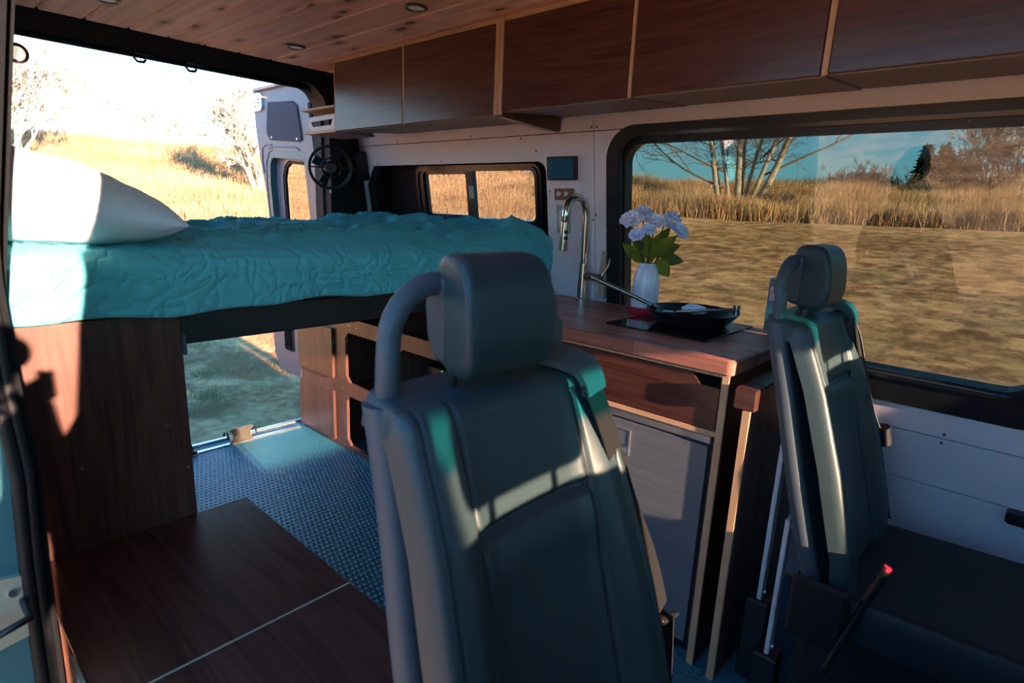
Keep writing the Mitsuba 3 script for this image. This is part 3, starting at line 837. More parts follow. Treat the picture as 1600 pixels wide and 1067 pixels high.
def crumple(c, sx, sy, sz, seed, amp=0.25):
    m = trimesh.creation.icosphere(3)
    v = m.vertices
    r = 1 + amp * (meshkit.fbm(v * 2.2 + seed, 3, seed) - 0.5) * 2
    m.vertices = v * r[:, None] * [sx, sy, sz] + np.array(c)
    return m


part(npk, 'cloth', crumple((PX + 0.05, PY + 0.015, PZ + 0.040), 0.03, 0.045, 0.016, 3), 'napkin', smooth=True)

# faucet
fc = thing('faucet', 'tall brushed steel gooseneck kitchen faucet at the back of the countertop', 'faucet')
FX, FY = 1.915, 1.355
part(fc, 'base', lathe([(0.026, 0.9155), (0.026, 0.922), (0.019, 0.926), (0.0185, 1.06), (0.0165, 1.064), (0.0, 1.064)], 24, (FX, FY, 0)), 'chrome', smooth=35)
neck = [(FX, FY, 1.06), (FX - 0.004, FY, 1.15), (FX - 0.008, FY, 1.245)] + [tuple(p) for p in arc((FX - 0.008 - 0.066, FY, 1.252), 0.066, 0, 180, 18)] + [(FX - 0.141, FY, 1.225)]
part(fc, 'neck', tube(neck, 0.0145, 16), 'chrome', smooth=True)
part(fc, 'spray_head', lathe([(0.0145, 1.116), (0.0165, 1.120), (0.0165, 1.17), (0.0155, 1.172), (0.0155, 1.224), (0.0, 1.226)], 20, (FX - 0.142, FY, 0)), 'chrome', smooth=35)
part(fc, 'button', disc((FX - 0.150, FY - 0.0135, 1.165), (-0.55, -1, 0), 0.008, 0.004, 12), 'black_metal')
part(fc, 'button', disc((FX - 0.150, FY - 0.0135, 1.188), (-0.55, -1, 0), 0.008, 0.004, 12), 'black_metal')
part(fc, 'mixer_body', tube([(FX, FY - 0.012, 1.014), (FX, FY - 0.085, 1.014)], 0.0165, 16), 'chrome', smooth=35)
part(fc, 'lever', tube([(FX, FY - 0.078, 1.014), (FX + 0.03, FY - 0.095, 1.06), (FX + 0.04, FY - 0.10, 1.105)], [0.006, 0.0055, 0.0045], 10), 'chrome', smooth=True)

wp_ = thing('wood_block', 'small pale wooden block leaning on the wall behind the faucet lever', 'block')
part(wp_, 'board', wprism(Polygon([wyz(1.313, 0.93), wyz(1.277, 0.93), wyz(1.268, 1.118), wyz(1.283, 1.117)]), 0.002, 0.022), 'pale_wood')

# vase with flowers on a red dish
VX, VY = 1.845, 1.03
tray = thing('red_dish', 'small red dish under the flower vase', 'dish')
part(tray, 'dish', lathe([(0.0, 0.9155), (0.05, 0.9155), (0.062, 0.929), (0.064, 0.944), (0.060, 0.944), (0.056, 0.925), (0.0, 0.921)], 32, (VX, VY, 0)), 'red_lacquer', smooth=40)
vs = thing('vase', 'white ceramic bottle vase standing on the red dish', 'vase')
part(vs, 'body', lathe([(0.0, 0.925), (0.044, 0.925), (0.048, 0.94), (0.0485, 1.0), (0.045, 1.045), (0.036, 1.078), (0.028, 1.094), (0.026, 1.098), (0.022, 1.095), (0.022, 1.05), (0.0, 1.05)], 40, (VX, VY, 0)), 'ceramic', smooth=40)
CR = np.array([_r[0], _r[1], 0]) / np.linalg.norm(_r[:2])
CF = np.array([_f[0], _f[1], 0]) / np.linalg.norm(_f[:2])


def blossom(c, r, seed, m, key):
    rg = np.random.default_rng(seed)
    ms = []
    for ringn, (cnt, rad, tilt) in enumerate(((5, 0.45, 1.2), (7, 0.75, 0.75), (8, 1.0, 0.35))):
        for i in range(cnt):
            a = 2 * math.pi * (i + 0.4 * ringn) / cnt + rg.uniform(-.2, .2)
            uu, vv = np.meshgrid(np.linspace(-1, 1, 7), np.linspace(0, 1, 6), indexing='ij')
            w = 0.55 * r * np.sin(np.pi * np.clip(vv * 0.86 + 0.08, 0, 1)) ** 0.7
            X = uu * w
            L = vv * r * rad
            curl = tilt + 0.5 * vv ** 2 * (1 if ringn == 2 else -0.4)
            Yy = L * np.cos(tilt) * 1.0
            Z = L * np.sin(tilt) + 0.16 * r * uu ** 2 + 0.06 * r * np.sin(4 * uu + seed + i) * vv - 0.18 * r * vv ** 2 * (ringn == 2)
            p = np.stack([X, Yy, Z], -1).reshape(-1, 3)
            ca, sa = math.cos(a), math.sin(a)
            p = np.stack([ca * p[:, 0] - sa * p[:, 1], sa * p[:, 0] + ca * p[:, 1], p[:, 2]], 1)
            f = []
            for ii in range(6):
                for jj in range(5):
                    q = ii * 6 + jj
                    f += [(q, q + 6, q + 7), (q, q + 7, q + 1)]
            ms.append(trimesh.Trimesh(p, np.array(f), process=False))
    b = cat(ms)
    d = c - np.array([VX, VY, 1.12]); d /= np.linalg.norm(d)
    M = trimesh.geometry.align_vectors([0, 0, 1], d * 0.6 - CF * 0.45 + np.array([0, 0, 0.25]))
    M[:3, 3] = c - d * 0.3 * r
    b.apply_transform(M)
    return b


def leaf_mesh(base, tip, width, bend=0.15, side=(0, 0, 1)):
    base, tip = np.array(base, float), np.array(tip, float)
    d = tip - base
    s = np.cross(d, side); s /= np.linalg.norm(s)
    n = np.cross(s, d); n /= np.linalg.norm(n)
    L = np.linalg.norm(d)
    vv, uu = np.meshgrid(np.linspace(0, 1, 9), [-1, -0.5, 0, 0.5, 1], indexing='ij')
    w = width * np.sin(np.pi * vv ** 0.8) ** 0.8 * (1 - 0.2 * vv)
    P = base + vv[..., None] * d + (uu * w)[..., None] * s + (bend * L * np.sin(np.pi * vv) + 0.25 * width * np.abs(uu))[..., None] * n
    f = []
    for i in range(8):
        for j in range(4):
            q = i * 5 + j
            f += [(q, q + 5, q + 6), (q, q + 6, q + 1)]
    return trimesh.Trimesh(P.reshape(-1, 3), np.array(f), process=False)


def at(r, z, f=0.0):   # a point beside the vase: r to the right as seen from the door, f away from it
    return np.array([VX, VY, 0]) + CR * r + CF * f + np.array([0, 0, z])


FL = [(-0.078, 1.250, -0.02, 0.040, 'petal', 'large pinkish white blossom at the left of the bouquet'),
      (-0.030, 1.275, 0.03, 0.034, 'petal', 'white blossom at the top left of the bouquet'),
      (0.008, 1.248, -0.02, 0.036, 'petal', 'pale lilac blossom in the top middle of the bouquet'),
      (0.048, 1.245, 0.01, 0.036, 'petal', 'pale lilac blossom at the top right of the bouquet'),
      (0.084, 1.262, 0.03, 0.028, 'petal_blue', 'small bluish blossom at the upper right corner of the bouquet'),
      (0.100, 1.218, -0.01, 0.036, 'petal_blue', 'bluish blossom low at the right of the bouquet'),
      (-0.062, 1.198, -0.05, 0.026, 'petal_blue', 'small bluish bud low at the left of the bouquet'),
      (-0.020, 1.218, -0.05, 0.024, 'petal_blue', 'small bluish blossom in the middle of the bouquet')]
for i, (r, z, f, R_, m, lb) in enumerate(FL):
    c = at(r, z, f)
    t = thing('flower', lb, 'flower')
    part(t, 'blossom', blossom(c, R_ * 1.15, 10 + i, m, t), m, smooth=True)
    st0 = np.array([VX, VY, 1.06]) + CR * 0.012 * math.sin(i * 2.1)
    part(t, 'stem', tube(smooth_path([st0, st0 * 0.45 + c * 0.55 + np.array([0, 0, -0.01]), c - np.array([0, 0, 0.004])], 8), 0.0022, 6), 'leaf_dark', smooth=True)
LV = [((-0.01, 1.10), (-0.105, 1.165), 0.022, 0, 'leaf'), ((-0.01, 1.105), (-0.075, 1.135), 0.022, 0, 'leaf'), ((-0.005, 1.11), (-0.022, 1.215), 0.026, 2, 'leaf'),
      ((0.004, 1.11), (0.030, 1.205), 0.024, 4, 'leaf'), ((0.012, 1.115), (0.075, 1.195), 0.030, 1, 'leaf'), ((0.02, 1.13), (0.095, 1.165), 0.026, 6, 'leaf_dark'),
      ((0.03, 1.115), (0.072, 1.055), 0.030, 1, 'leaf'), ((0.04, 1.12), (0.122, 1.108), 0.026, 6, 'leaf_dark'), ((0.0, 1.10), (0.02, 1.15), 0.014, 0, 'leaf'), ((-0.02, 1.14), (-0.07, 1.20), 0.02, 6, 'leaf_dark'), ((0.02, 1.15), (0.06, 1.225), 0.02, 6, 'leaf_dark')]
for i, ((r0, z0), (r1, z1), w, tgt, m) in enumerate(LV):
    key = 'flower' if tgt == 0 else f'flower_{tgt:03d}'
    part(key, 'leaf', leaf_mesh(at(r0, z0, -0.01), at(r1, z1, -0.055 + 0.012 * (i % 4)), w, 0.12, CF), m, smooth=True)

tin = thing('spice_tin', 'tall blue grey tin with a pinkish label at the right end of the countertop', 'tin')
part(tin, 'body', frame(bx(-0.03, 0.03, -0.022, 0.022, 0, 0.168, 0.003), (1.895, 0.592, 0.9155), (1, 0, 0), (0, 1, 0), (0, 0, 1)), 'blue_tin')
part(tin, 'label', frame(bx(-0.0312, -0.0302, -0.020, 0.016, 0.105, 0.148, 0.0002), (1.895, 0.592, 0.9155), (1, 0, 0), (0, 1, 0), (0, 0, 1)), 'pink_label')
part(tin, 'lid', frame(bx(-0.031, 0.031, -0.023, 0.023, 0.1685, 0.174, 0.002), (1.895, 0.592, 0.9155), (1, 0, 0), (0, 1, 0), (0, 0, 1)), 'grey_plastic')

# wall fittings
ds = thing('control_display', 'blue grey touch screen display mounted on the white wall above the switches', 'display')
part(ds, 'case', wprism(wbox(1.408, 1.552, 1.386, 1.476, 0.004), 0.0, 0.016), 'black_gloss')
part(ds, 'screen', wprism(wbox(1.420, 1.544, 1.393, 1.470), 0.0162, 0.017), 'screen_glass')
sw = thing('switch_plate', 'small reddish wooden plate with two round steel switches', 'switch')
part(sw, 'plate', wprism(wbox(1.432, 1.524, 1.309, 1.353, 0.002), 0.0, 0.008), 'teak')
for y in (1.497, 1.460):
    part(sw, 'knob', disc(wpoint(y, 1.333, 0.008), W_IN, 0.012, 0.008, 18, 0.002), 'aluminium')
for (y, z) in ((1.517, 1.346), (1.439, 1.346), (1.517, 1.316), (1.439, 1.316)):
    part(sw, 'screw', disc(wpoint(y, z, 0.008), W_IN, 0.003, 0.001, 8), 'chrome')
ol = thing('outlet', 'grey wall outlet plate behind the faucet', 'outlet')
part(ol, 'plate', wprism(wbox(1.45, 1.518, 1.175, 1.287, 0.004), 0.0, 0.006), 'grey_plastic')
part(ol, 'insert', wprism(wbox(1.466, 1.502, 1.195, 1.268, 0.002), 0.0062, 0.009), 'white_metal')
hn = thing('wall_latch', 'black latch handle on the lower white wall at the right edge', 'handle')
part(hn, 'body', wprism(wbox(-0.16, -0.052, 0.478, 0.512, 0.012), 0.001, 0.03), 'black_metal', smooth=40)
part(hn, 'lever', wprism(wbox(-0.16, -0.075, 0.487, 0.503, 0.006), 0.0302, 0.042), 'black_metal', smooth=40)

# fan with its bracket
fan = thing('fan', 'small black round fan with a wire guard near the rear door', 'fan')
FC = np.array([1.635, 2.775, 1.43])
FN = np.array([-0.42, -0.89, -0.06]); FN /= np.linalg.norm(FN)
FA = np.cross(FN, [0, 0, 1]); FA /= np.linalg.norm(FA)
FB = np.cross(FA, FN)
for r, w in ((0.106, 0.0055), (0.100, 0.0035), (0.047, 0.0042)):
    part(fan, 'guard_ring', tube(arc(FC + FN * (0.025 if r < 0.1 else 0.0), r, 0, 360, 49, FA, FB), w, 8, cap=False), 'black_gloss', smooth=True)
part(fan, 'guard_ring', tube(arc(FC - FN * 0.045, 0.102, 0, 360, 49, FA, FB), 0.005, 8, cap=False), 'black_gloss', smooth=True)
for i in range(4):
    a = math.pi / 2 * i
    e = math.cos(a) * FA + math.sin(a) * FB
    part(fan, 'spoke', tube([FC + FN * 0.028 + e * 0.02, FC + FN * 0.026 + e * 0.05, FC + e * 0.104], 0.0036, 6), 'black_gloss', smooth=True)
part(fan, 'hub', disc(FC + FN * 0.008, FN, 0.030, 0.024, 24, 0.006), 'black_metal', smooth=40)
part(fan, 'motor', disc(FC - FN * 0.055, FN, 0.032, 0.055, 24, 0.006), 'black_metal', smooth=40)
for i in range(4):
    a = math.pi / 2 * i + 0.45
    e, g = math.cos(a) * FA + math.sin(a) * FB, -math.sin(a) * FA + math.cos(a) * FB
    vv, uu = np.meshgrid(np.linspace(0.03, 0.09, 6), np.linspace(-1, 1, 5), indexing='ij')
    P = FC - FN * 0.018 + vv[..., None] * e + (uu * (0.016 + 0.12 * (vv - 0.03)))[..., None] * g + (0.012 * uu)[..., None] * FN
    f = [(i_ * 5 + j, (i_ + 1) * 5 + j, (i_ + 1) * 5 + j + 1, i_ * 5 + j + 1) for i_ in range(5) for j in range(4)]
    part(fan, 'blade', (P.reshape(-1, 3), np.array(f)), 'black_gloss', smooth=True)
part(fan, 'arm', tube(smooth_path([FC - FN * 0.04 + FA * 0.02, FC + np.array([0.10, 0.06, 0.0]), (1.845, 2.86, 1.44)], 12), 0.009, 8), 'black_metal', smooth=True)
part(fan, 'stand_stub', tube([FC - FB * 0.10 - FN * 0.02, FC - FB * 0.128 - FN * 0.02], 0.006, 8), 'chrome', smooth=True)
bk = thing('fan_bracket', 'black bracket box on the white wall beside the fan', 'bracket')
part(bk, 'box', wprism(wbox(2.838, 2.905, 1.385, 1.535, 0.015), 0.0, 0.055), 'black_metal', smooth=40)
part(bk, 'clip', wprism(wbox(2.88, 2.93, 1.372, 1.42, 0.008), 0.03, 0.075), 'black_metal', smooth=40)
part(bk, 'cover', wprism(wbox(2.845, 2.90, 1.40, 1.52, 0.01), 0.056, 0.066), 'black_gloss', smooth=40)

# ceiling lights, reading lamp, hooks
for (x, y, lb) in ((1.27, 1.617, 'round recessed ceiling light nearest the overhead cabinets in the wooden ceiling'), (1.286, 2.427, 'round recessed ceiling light closest to the rear header'), (0.625, 2.405, 'round recessed ceiling light at the upper left, cut by the top edge')):
    t = thing('ceiling_light', lb, 'light')
    part(t, 'rim', lathe([(0.026, 1.8795), (0.035, 1.8795), (0.037, 1.875), (0.033, 1.872), (0.027, 1.873), (0.025, 1.878)], 28, (x, y, 0)), 'bronze', smooth=40)
    part(t, 'lens', lathe([(0.0, 1.8745), (0.025, 1.8750), (0.026, 1.879), (0.0, 1.879)], 24, (x, y, 0)), 'lamp_lens', smooth=40)
rl = thing('reading_lamp', 'small round black reading lamp with a warm lens at the upper left edge', 'lamp')
RC = np.array([0.248, 1.60, 1.532])
RN = np.array([-0.02, -0.98, -0.15]); RN /= np.linalg.norm(RN)
part(rl, 'head', disc(RC - RN * 0.02, RN, 0.0195, 0.022, 24, 0.005), 'black_metal', smooth=40)
scene[free(rl + '__lens')] = mikit.ply(disc(RC + RN * 0.0022, RN, 0.0130, 0.0015, 24), 'lamp_lens', emitter={'type': 'area', 'radiance': rgb(0.045, 0.039, 0.027)})
part(rl, 'stem', tube(smooth_path([RC - RN * 0.02, (0.235, 1.62, 1.545), (0.185, 1.625, 1.55), (0.13, 1.625, 1.55)], 12), 0.008, 8), 'black_metal', smooth=True)
for (x, lb) in ((0.867, 'left of two small hooks under the black rear header'), (1.068, 'right of two small hooks under the black rear header')):
    h = thing('header_hook', lb, 'hook')
    part(h, 'hook', tube([(x - 0.022, 2.955, 1.838), (x - 0.025, 2.955, 1.817), (x - 0.014, 2.955, 1.803), (x + 0.010, 2.955, 1.804), (x + 0.018, 2.955, 1.815)], 0.0048, 8), 'black_metal', smooth=True)
    part(h, 'plate', bx(x - 0.025, x + 0.05, 2.945, 2.965, 1.832, 1.838, 0.001), 'bronze')

# latch and straps on the sill
lt = thing('sill_latch', 'curved bronze latch catch standing on the rear sill', 'latch')
lpoly = rr(1.112, 1.236, 0.006, 0.082, 0.008).difference(Point(1.095, 0.042).buffer(0.034)).difference(Point(1.253, 0.042).buffer(0.034))
part(lt, 'plate', xz_prism(lpoly, 2.955, 2.968), 'bronze')
part(lt, 'foot', bx(1.13, 1.22, 2.965, 3.05, 0.004, 0.012, 0.002), 'bronze')
for x in (1.105, 1.25):
    part(lt, 'loop', tube(arc((x, 2.985, 0.03), 0.03, 0, 180, 10, (0, 1, 0), (0, 0, 1)), 0.0045, 8), 'black_metal', smooth=True)
sc_ = thing('sill_clip', 'small black clip at the left end of the rear sill', 'clip')
part(sc_, 'loop', tube(arc((0.925, 2.99, 0.005), 0.05, 0, 180, 10, (0, 1, 0), (0, 0, 1)), 0.006, 8), 'black_metal', smooth=True)
part(sc_, 'base', bx(0.905, 0.945, 2.935, 2.955, 0.0065, 0.02, 0.002), 'black_metal')

# ================================================================== SEATS


def seat(name, label, cx, dy, dz=0.0, head_up=0.0, head_w=0.078, detail=True, wide=1.0):
    t = thing(name, label, 'seat')
    TR = lambda m: (m.apply_translation((cx, dy, dz)), m)[1]
    lean = lambda z: 0.5 + (z - 1.03) * 0.29
    hw = lambda z: wide * float(np.interp(z, [0.38, 0.52, 0.66, 0.76, 0.86, 0.95, 1.03, 1.06], [0.215, 0.226, 0.224, 0.216, 0.206, 0.200, 0.197, 0.190]))
    bol = lambda z: float(np.interp(z, [0.38, 0.5, 0.7, 0.88, 1.0, 1.06], [0.012, 0.034, 0.036, 0.026, 0.008, 0.0]))
    # profile: up the front, over the top, back along the top
    zs = np.linspace(0.38, 1.0, 110)
    prof = [(lean(z), z, (-1, 0.0), hw(z), bol(z), 1) for z in zs]
    for a in np.linspace(0, 90, 9)[1:]:
        a = math.radians(a)
        z = 1.0 + 0.032 * math.sin(a)
        prof.append((lean(1.0) + 0.032 * (1 - math.cos(a)) + 0.0, z, (-math.cos(a), math.sin(a)), hw(z), 0.006 * math.cos(a), math.cos(a)))
    for k in range(1, 8):
        prof.append((lean(1.0) + 0.032 + 0.009 * k, 1.032 + 0.0016 * k, (-0.1, 1), 0.194 - 0.001 * k, 0, 0))
    prof.append((lean(1.0) + 0.105, 1.02, (0.5, 0.5), 0.183, 0, 0))
    q = np.linspace(-1, 1, 121)
    tq = np.sign(q) * np.abs(q) ** 0.9
    tq = np.sin(q * math.pi / 2) * 0.35 + q * 0.65
    rings = []
    for (y, z, nrm, w, b, fr_) in prof:
        xs = tq * w
        ed = np.clip((np.abs(tq) - 0.89) / 0.11, 0, 1)
        edge = 0.045 * (1 - np.sqrt(np.clip(1 - ed ** 2.6, 0, 1)))
        s = smooth01((np.abs(tq) - 0.40) / 0.36)
        off = b * s - edge - 0.004 * (1 - np.clip(np.abs(tq) / 0.45, 0, 1) ** 2) * fr_
        if detail:
            sx = 0.116
            off = off - fr_ * 0.007 * np.exp(-((np.abs(xs) - sx) / 0.0036) ** 2)
            inside = np.abs(xs) < sx
            off = off - fr_ * np.where(inside, 0.011 * np.exp(-((z - (0.868 + 0.0 * xs)) / 0.0065) ** 2), 0)
            off = off - fr_ * 0.0045 * np.exp(-((np.abs(tq) - 0.865) / 0.012) ** 2)
            off = off + fr_ * np.where(inside & (z < 0.86), 0.006 * np.exp(-((z - 0.82) / 0.04) ** 2), 0)
        rings.append(np.stack([xs, y + nrm[0] * off, z + nrm[1] * off], -1))
    part(t, 'back_cushion', TR(loft(rings, cap=False, closed_loop=False)), 'leather', smooth=60)
    if detail:   # dark tubes standing in for the shadow in the seam grooves
        fr_rings = rings[:110]
        def on_seam(x, r):
            return (x, float(np.interp(x, r[:, 0], r[:, 1])) - 0.0005, float(np.interp(x, r[:, 0], r[:, 2])))
        for sx_ in (-0.116, 0.116):
            part(t, 'seam', TR(tube([on_seam(sx_, r) for r in fr_rings[4::3]], 0.0019, 6)), 'seam_shade', smooth=True)
        row = min(fr_rings, key=lambda r: abs(r[60, 2] - 0.868))
        part(t, 'seam', TR(tube([on_seam(x_, row) for x_ in np.linspace(-0.114, 0.114, 20)], 0.0022, 6)), 'seam_shade', smooth=True)
    # hard shell behind
    rg = []
    for z in np.linspace(0.37, 1.028, 40):
        w = hw(z) - 0.002
        r = rr(-w, w, lean(z) + 0.046, lean(z) + 0.092, 0.02, 5)
        rg.append([(x, y, z) for x, y in list(r.exterior.coords)[:-1]])
    part(t, 'back_shell', TR(loft(rg)), 'seat_shell', smooth=40)
    # hoop behind the headrest
    yh = lean(1.03) + 0.068
    hoop = [(-0.165, yh, 1.02), (-0.162, yh, 1.09)] + [tuple(p) for p in arc((-0.085, yh + 0.006, 1.098), 0.072, 180, 90, 10)] + [tuple(p) for p in arc((0.085, yh + 0.006, 1.098), 0.072, 90, 0, 10)] + [(0.162, yh, 1.09), (0.165, yh, 1.02)]
    if detail:
        part(t, 'hoop', TR(tube(hoop, 0.0150, 18)), 'seat_shell', smooth=True)
    # headrest
    hz, yh0 = 1.055 + head_up, lean(1.03) - 0.02
    ang_ = np.linspace(0, 2 * math.pi, 73)[:-1]
    se = lambda v, e: np.sign(v) * np.abs(v) ** e
    ey_, ez_ = 0.048 * se(np.cos(ang_), 0.62), 0.079 * se(np.sin(ang_), 0.70)
    hp_ = Polygon(np.stack([yh0 + 0.050 + ey_ + 0.10 * ez_ + 0.05 * np.maximum(-ez_ - 0.03, 0), hz + 0.077 + ez_], 1))
    hp_ = shapely.segmentize(hp_, 0.006)
    pc = np.array(hp_.exterior.coords)[:-1]
    cc = np.array([yh0 + 0.05, hz + 0.077])
    ring = []
    for xx in np.r_[-1, np.linspace(-0.995, -0.7, 9), np.linspace(-0.6, 0.6, 9), np.linspace(0.7, 0.995, 9), 1]:
        e = max(0.0, (abs(xx) - 0.80) / 0.20)
        s = 1 - 0.20 * (1 - math.sqrt(max(0, 1 - e ** 2.4)))
        ring.append([(-0.022 + xx * head_w * (1.04 - 3.2 * (p[0] - yh0 - 0.01)), *(cc + (p - cc) * s)) for p in pc])
    part(t, 'headrest', TR(loft(ring)), 'leather_plain', smooth=60)
    if detail:
        hs = [[(xx, *(cc + np.array([0.026, -0.008]) + (p - cc) * (0.78 if xx in (-0.079, 0.034) else 0.66))) for p in pc] for xx in (-0.086, -0.079, 0.034, 0.041)]
        part(t, 'headrest_shell', TR(loft(hs)), 'seat_shell', smooth=40)
    for sx in ((-0.075, 0.035) if detail else (-0.087, 0.043)):
        part(t, 'headrest_post', TR(tube([(sx, yh0 + 0.075, 1.0), (sx, yh0 + 0.06, hz + 0.03)], 0.007, 10)), 'black_metal', smooth=True)
    # cushion and base
    cu = rr(-0.235, 0.235, -0.10, 0.43, 0.05, 6)
    cr = np.array(shapely.segmentize(cu, 0.03).exterior.coords)[:-1]
    c0 = cr.mean(0)
    zt = lambda y: 0.425 - 0.05 * (y - 0.16) + 0.0 * y
    lay = [(0.92, -0.10), (0.985, -0.09), (1.0, -0.06), (1.0, -0.02), (0.985, 0.006), (0.95, 0.016), (0.75, 0.012), (0.4, 0.006), (0.05, 0.004)]
    part(t, 'seat_cushion', TR(loft([[(*(c0 + (p - c0) * s), zt((c0 + (p - c0) * s)[1]) + h) for p in cr] for s, h in lay])), 'cushion_black', smooth=50)
    part(t, 'pedestal', TR(bx(-0.19, 0.19, -0.02, 0.40, 0.0 - dz, 0.315, 0.01)), 'black_metal')
    part(t, 'recline_hinge', TR(bx(-0.268, -0.248, 0.30, 0.42, 0.30, 0.46, 0.012)), 'rubber')
    return t


def smooth01(x):
    x = np.clip(x, 0, 1)
    return x * x * (3 - 2 * x)


s1 = seat('passenger_seat', 'dark teal grey leather seat in the foreground with a thick headrest, standing before the fridge', 0.567, 0.0)
S2X, S2DY = 1.62, -0.12
s2 = seat('passenger_seat', 'dark teal leather seat at the right against the white wall below the big window', S2X, S2DY)
seat('cab_seat', 'front cab seat on the door side, outside the photo', 0.450, -1.12, 0.055, 0.03, 0.12, detail=False, wide=1.14)
seat('cab_seat', 'front cab seat on the driver side, outside the photo', 1.55, -1.12, 0.055, 0.03, 0.12, detail=False, wide=1.14)


def belt(name, label, cx, dy, pts, tongue_at, end_pts, guide=True):
    t = thing(name, label, 'seat belt')
    P = smooth_path([(x + cx, y + dy, z) for x, y, z in pts], 40)
    part(t, 'shoulder_strap', ribbon(P, (1, 0.12, 0.12), 0.046, 0.0022), 'webbing', smooth=40)
    g = [(0.118, 0.560, 1.055), (0.135, 0.51, 1.050), (0.152, 0.484, 1.038), (0.163, 0.470, 1.000)]
    part(t, 'belt_guide', ribbon(smooth_path([(x + cx, y + dy, z) for x, y, z in g], 16), (1, 0.1, 0.25), 0.050, 0.012), 'webbing_grey', smooth=40)
    tx, ty, tz = tongue_at
    part(t, 'tongue', tube([(tx + cx - 0.02, ty + dy, tz + 0.004), (tx + cx + 0.035, ty + dy - 0.004, tz - 0.01)], [0.011, 0.006], 10, flat=0.7), 'black_metal', smooth=True)
    part(t, 'lap_strap', ribbon(smooth_path([(x + cx, y + dy, z) for x, y, z in end_pts], 14), (0.3, 1, 0), 0.046, 0.0022), 'webbing', smooth=40)
    return t


belt('seat_belt', 'black seat belt running down the right side of the foreground seat', 0.552, 0.0,
     [(0.150, 0.472, 1.02), (0.175, 0.452, 0.95), (0.215, 0.425, 0.82), (0.262, 0.395, 0.69), (0.285, 0.378, 0.60)], (0.290, 0.372, 0.585), [(0.288, 0.375, 0.60), (0.297, 0.37, 0.48), (0.295, 0.36, 0.33)])
belt('seat_belt', 'black seat belt hanging between the right hand seat and the white wall', S2X, S2DY,
     [(0.150, 0.472, 1.02), (0.18, 0.450, 0.93), (0.225, 0.42, 0.80), (0.262, 0.39, 0.66)], (0.262, 0.388, 0.655), [(0.262, 0.388, 0.65), (0.268, 0.36, 0.54), (0.265, 0.33, 0.43)])
w2 = thing('belt_strap', 'second thin grey belt strap beside the right hand seat', 'strap')
part(w2, 'strap', ribbon(smooth_path([(1.79, 0.40, 1.055), (1.845, 0.355, 0.97), (1.875, 0.33, 0.87), (1.905, 0.29, 0.73), (1.918, 0.258, 0.66)], 20), (0.5, 0.8, 0.1), 0.03, 0.002), 'webbing_grey', smooth=40)
part(w2, 'retractor', tube([(1.912, 0.262, 0.69), (1.922, 0.25, 0.64)], 0.026, 12), 'black_metal', smooth=40)

bu = thing('buckle', 'black seat belt buckle with a red button beside the right hand seat', 'buckle')
part(bu, 'stalk', tube(smooth_path([(1.335, 0.20, 0.26), (1.365, 0.165, 0.40), (1.375, 0.145, 0.475)], 10), 0.007, 8), 'rubber', smooth=True)
part(bu, 'body', tube([(1.372, 0.150, 0.46), (1.388, 0.128, 0.535)], 0.018, 12, flat=0.6), 'rubber', smooth=40)
part(bu, 'button', tube([(1.388, 0.128, 0.5355), (1.390, 0.1255, 0.544)], 0.0155, 12, flat=0.55), 'red_plastic', smooth=40)

for (x, y, z0, z1, lb) in ((1.520, 0.405, 0.25, 0.80, 'taller of two pale upright metal bars beside the right hand seat'), (1.468, 0.352, 0.14, 0.535, 'shorter of two pale upright metal bars, with a bolt at each end')):
    t = thing('upright_bar', lb, 'metal bar', group=None)
    part(t, 'bar', bx(x - 0.018, x + 0.018, y - 0.006, y + 0.006, z0, z1, 0.002), 'white_metal')
    for z in (z0 + 0.02, z1 - 0.02):
        part(t, 'bolt', disc((x, y - 0.006, z), (0, -1, 0), 0.008, 0.005, 10), 'chrome')
    part(t, 'foot', bx(x - 0.03, x + 0.03, y - 0.03, y + 0.03, 0.0, z0, 0.004), 'black_metal')

# ================================================================== OPEN REAR DOOR
structure('door_1', 'open rear door with a window and a dark felt pad')
X_RD = 1.745
ks = [(3.715, -0.3), (3.748, 0.26), (3.751, 0.45), (3.735, 0.8), (3.70, 1.10), (3.751, 1.301), (3.80, 1.48), (3.838, 1.657), (3.852, 1.787), (3.877, 1.90)]
ks = [(3.66, 0.15), (3.745, 0.24), (3.752, 0.45), (3.735, 0.8), (3.712, 1.10), (3.748, 1.301), (3.80, 1.48), (3.838, 1.657), (3.852, 1.787), (3.874, 1.885), (3.855, 1.915)]
doorp = Polygon(ks + [(3.28, 1.905), (3.17, 1.80), (3.10, 1.45), (3.06, 1.10), (3.06, 0.13)])
win_o = Polygon([(3.705, 1.05), (3.735, 1.36), (3.728, 1.48), (3.69, 1.54), (3.64, 1.556), (3.22, 1.53), (3.15, 1.05), (3.3, 0.95), (3.6, 0.95)])
slot = rr(3.47, 3.585, 0.30, 0.50, 0.015)
part('door_1', 'skin', yz_prism(doorp.difference(win_o).difference(slot), X_RD, X_RD + 0.03), 'door_paint')
part('door_1', 'outer_skin', yz_prism(doorp.buffer(-0.01).difference(win_o.buffer(-0.03)), X_RD + 0.07, X_RD + 0.085), 'body_paint')
part('door_1', 'window_well', yz_prism(win_o.buffer(0.004).difference(win_o.buffer(-0.045)), X_RD + 0.004, X_RD + 0.085), 'body_paint')
win_g = Polygon([(3.58, 1.08), (3.596, 1.39), (3.57, 1.455), (3.52, 1.482), (3.20, 1.46), (3.19, 1.08)])
part('door_1', 'window_seal', yz_prism(win_g.buffer(0.015).difference(win_g.buffer(-0.006)), X_RD + 0.05, X_RD + 0.068), 'rubber')
part('door_1', 'window_ring', yz_prism(win_o.buffer(-0.04).difference(win_g.buffer(0.012)), X_RD + 0.045, X_RD + 0.06), 'door_paint')
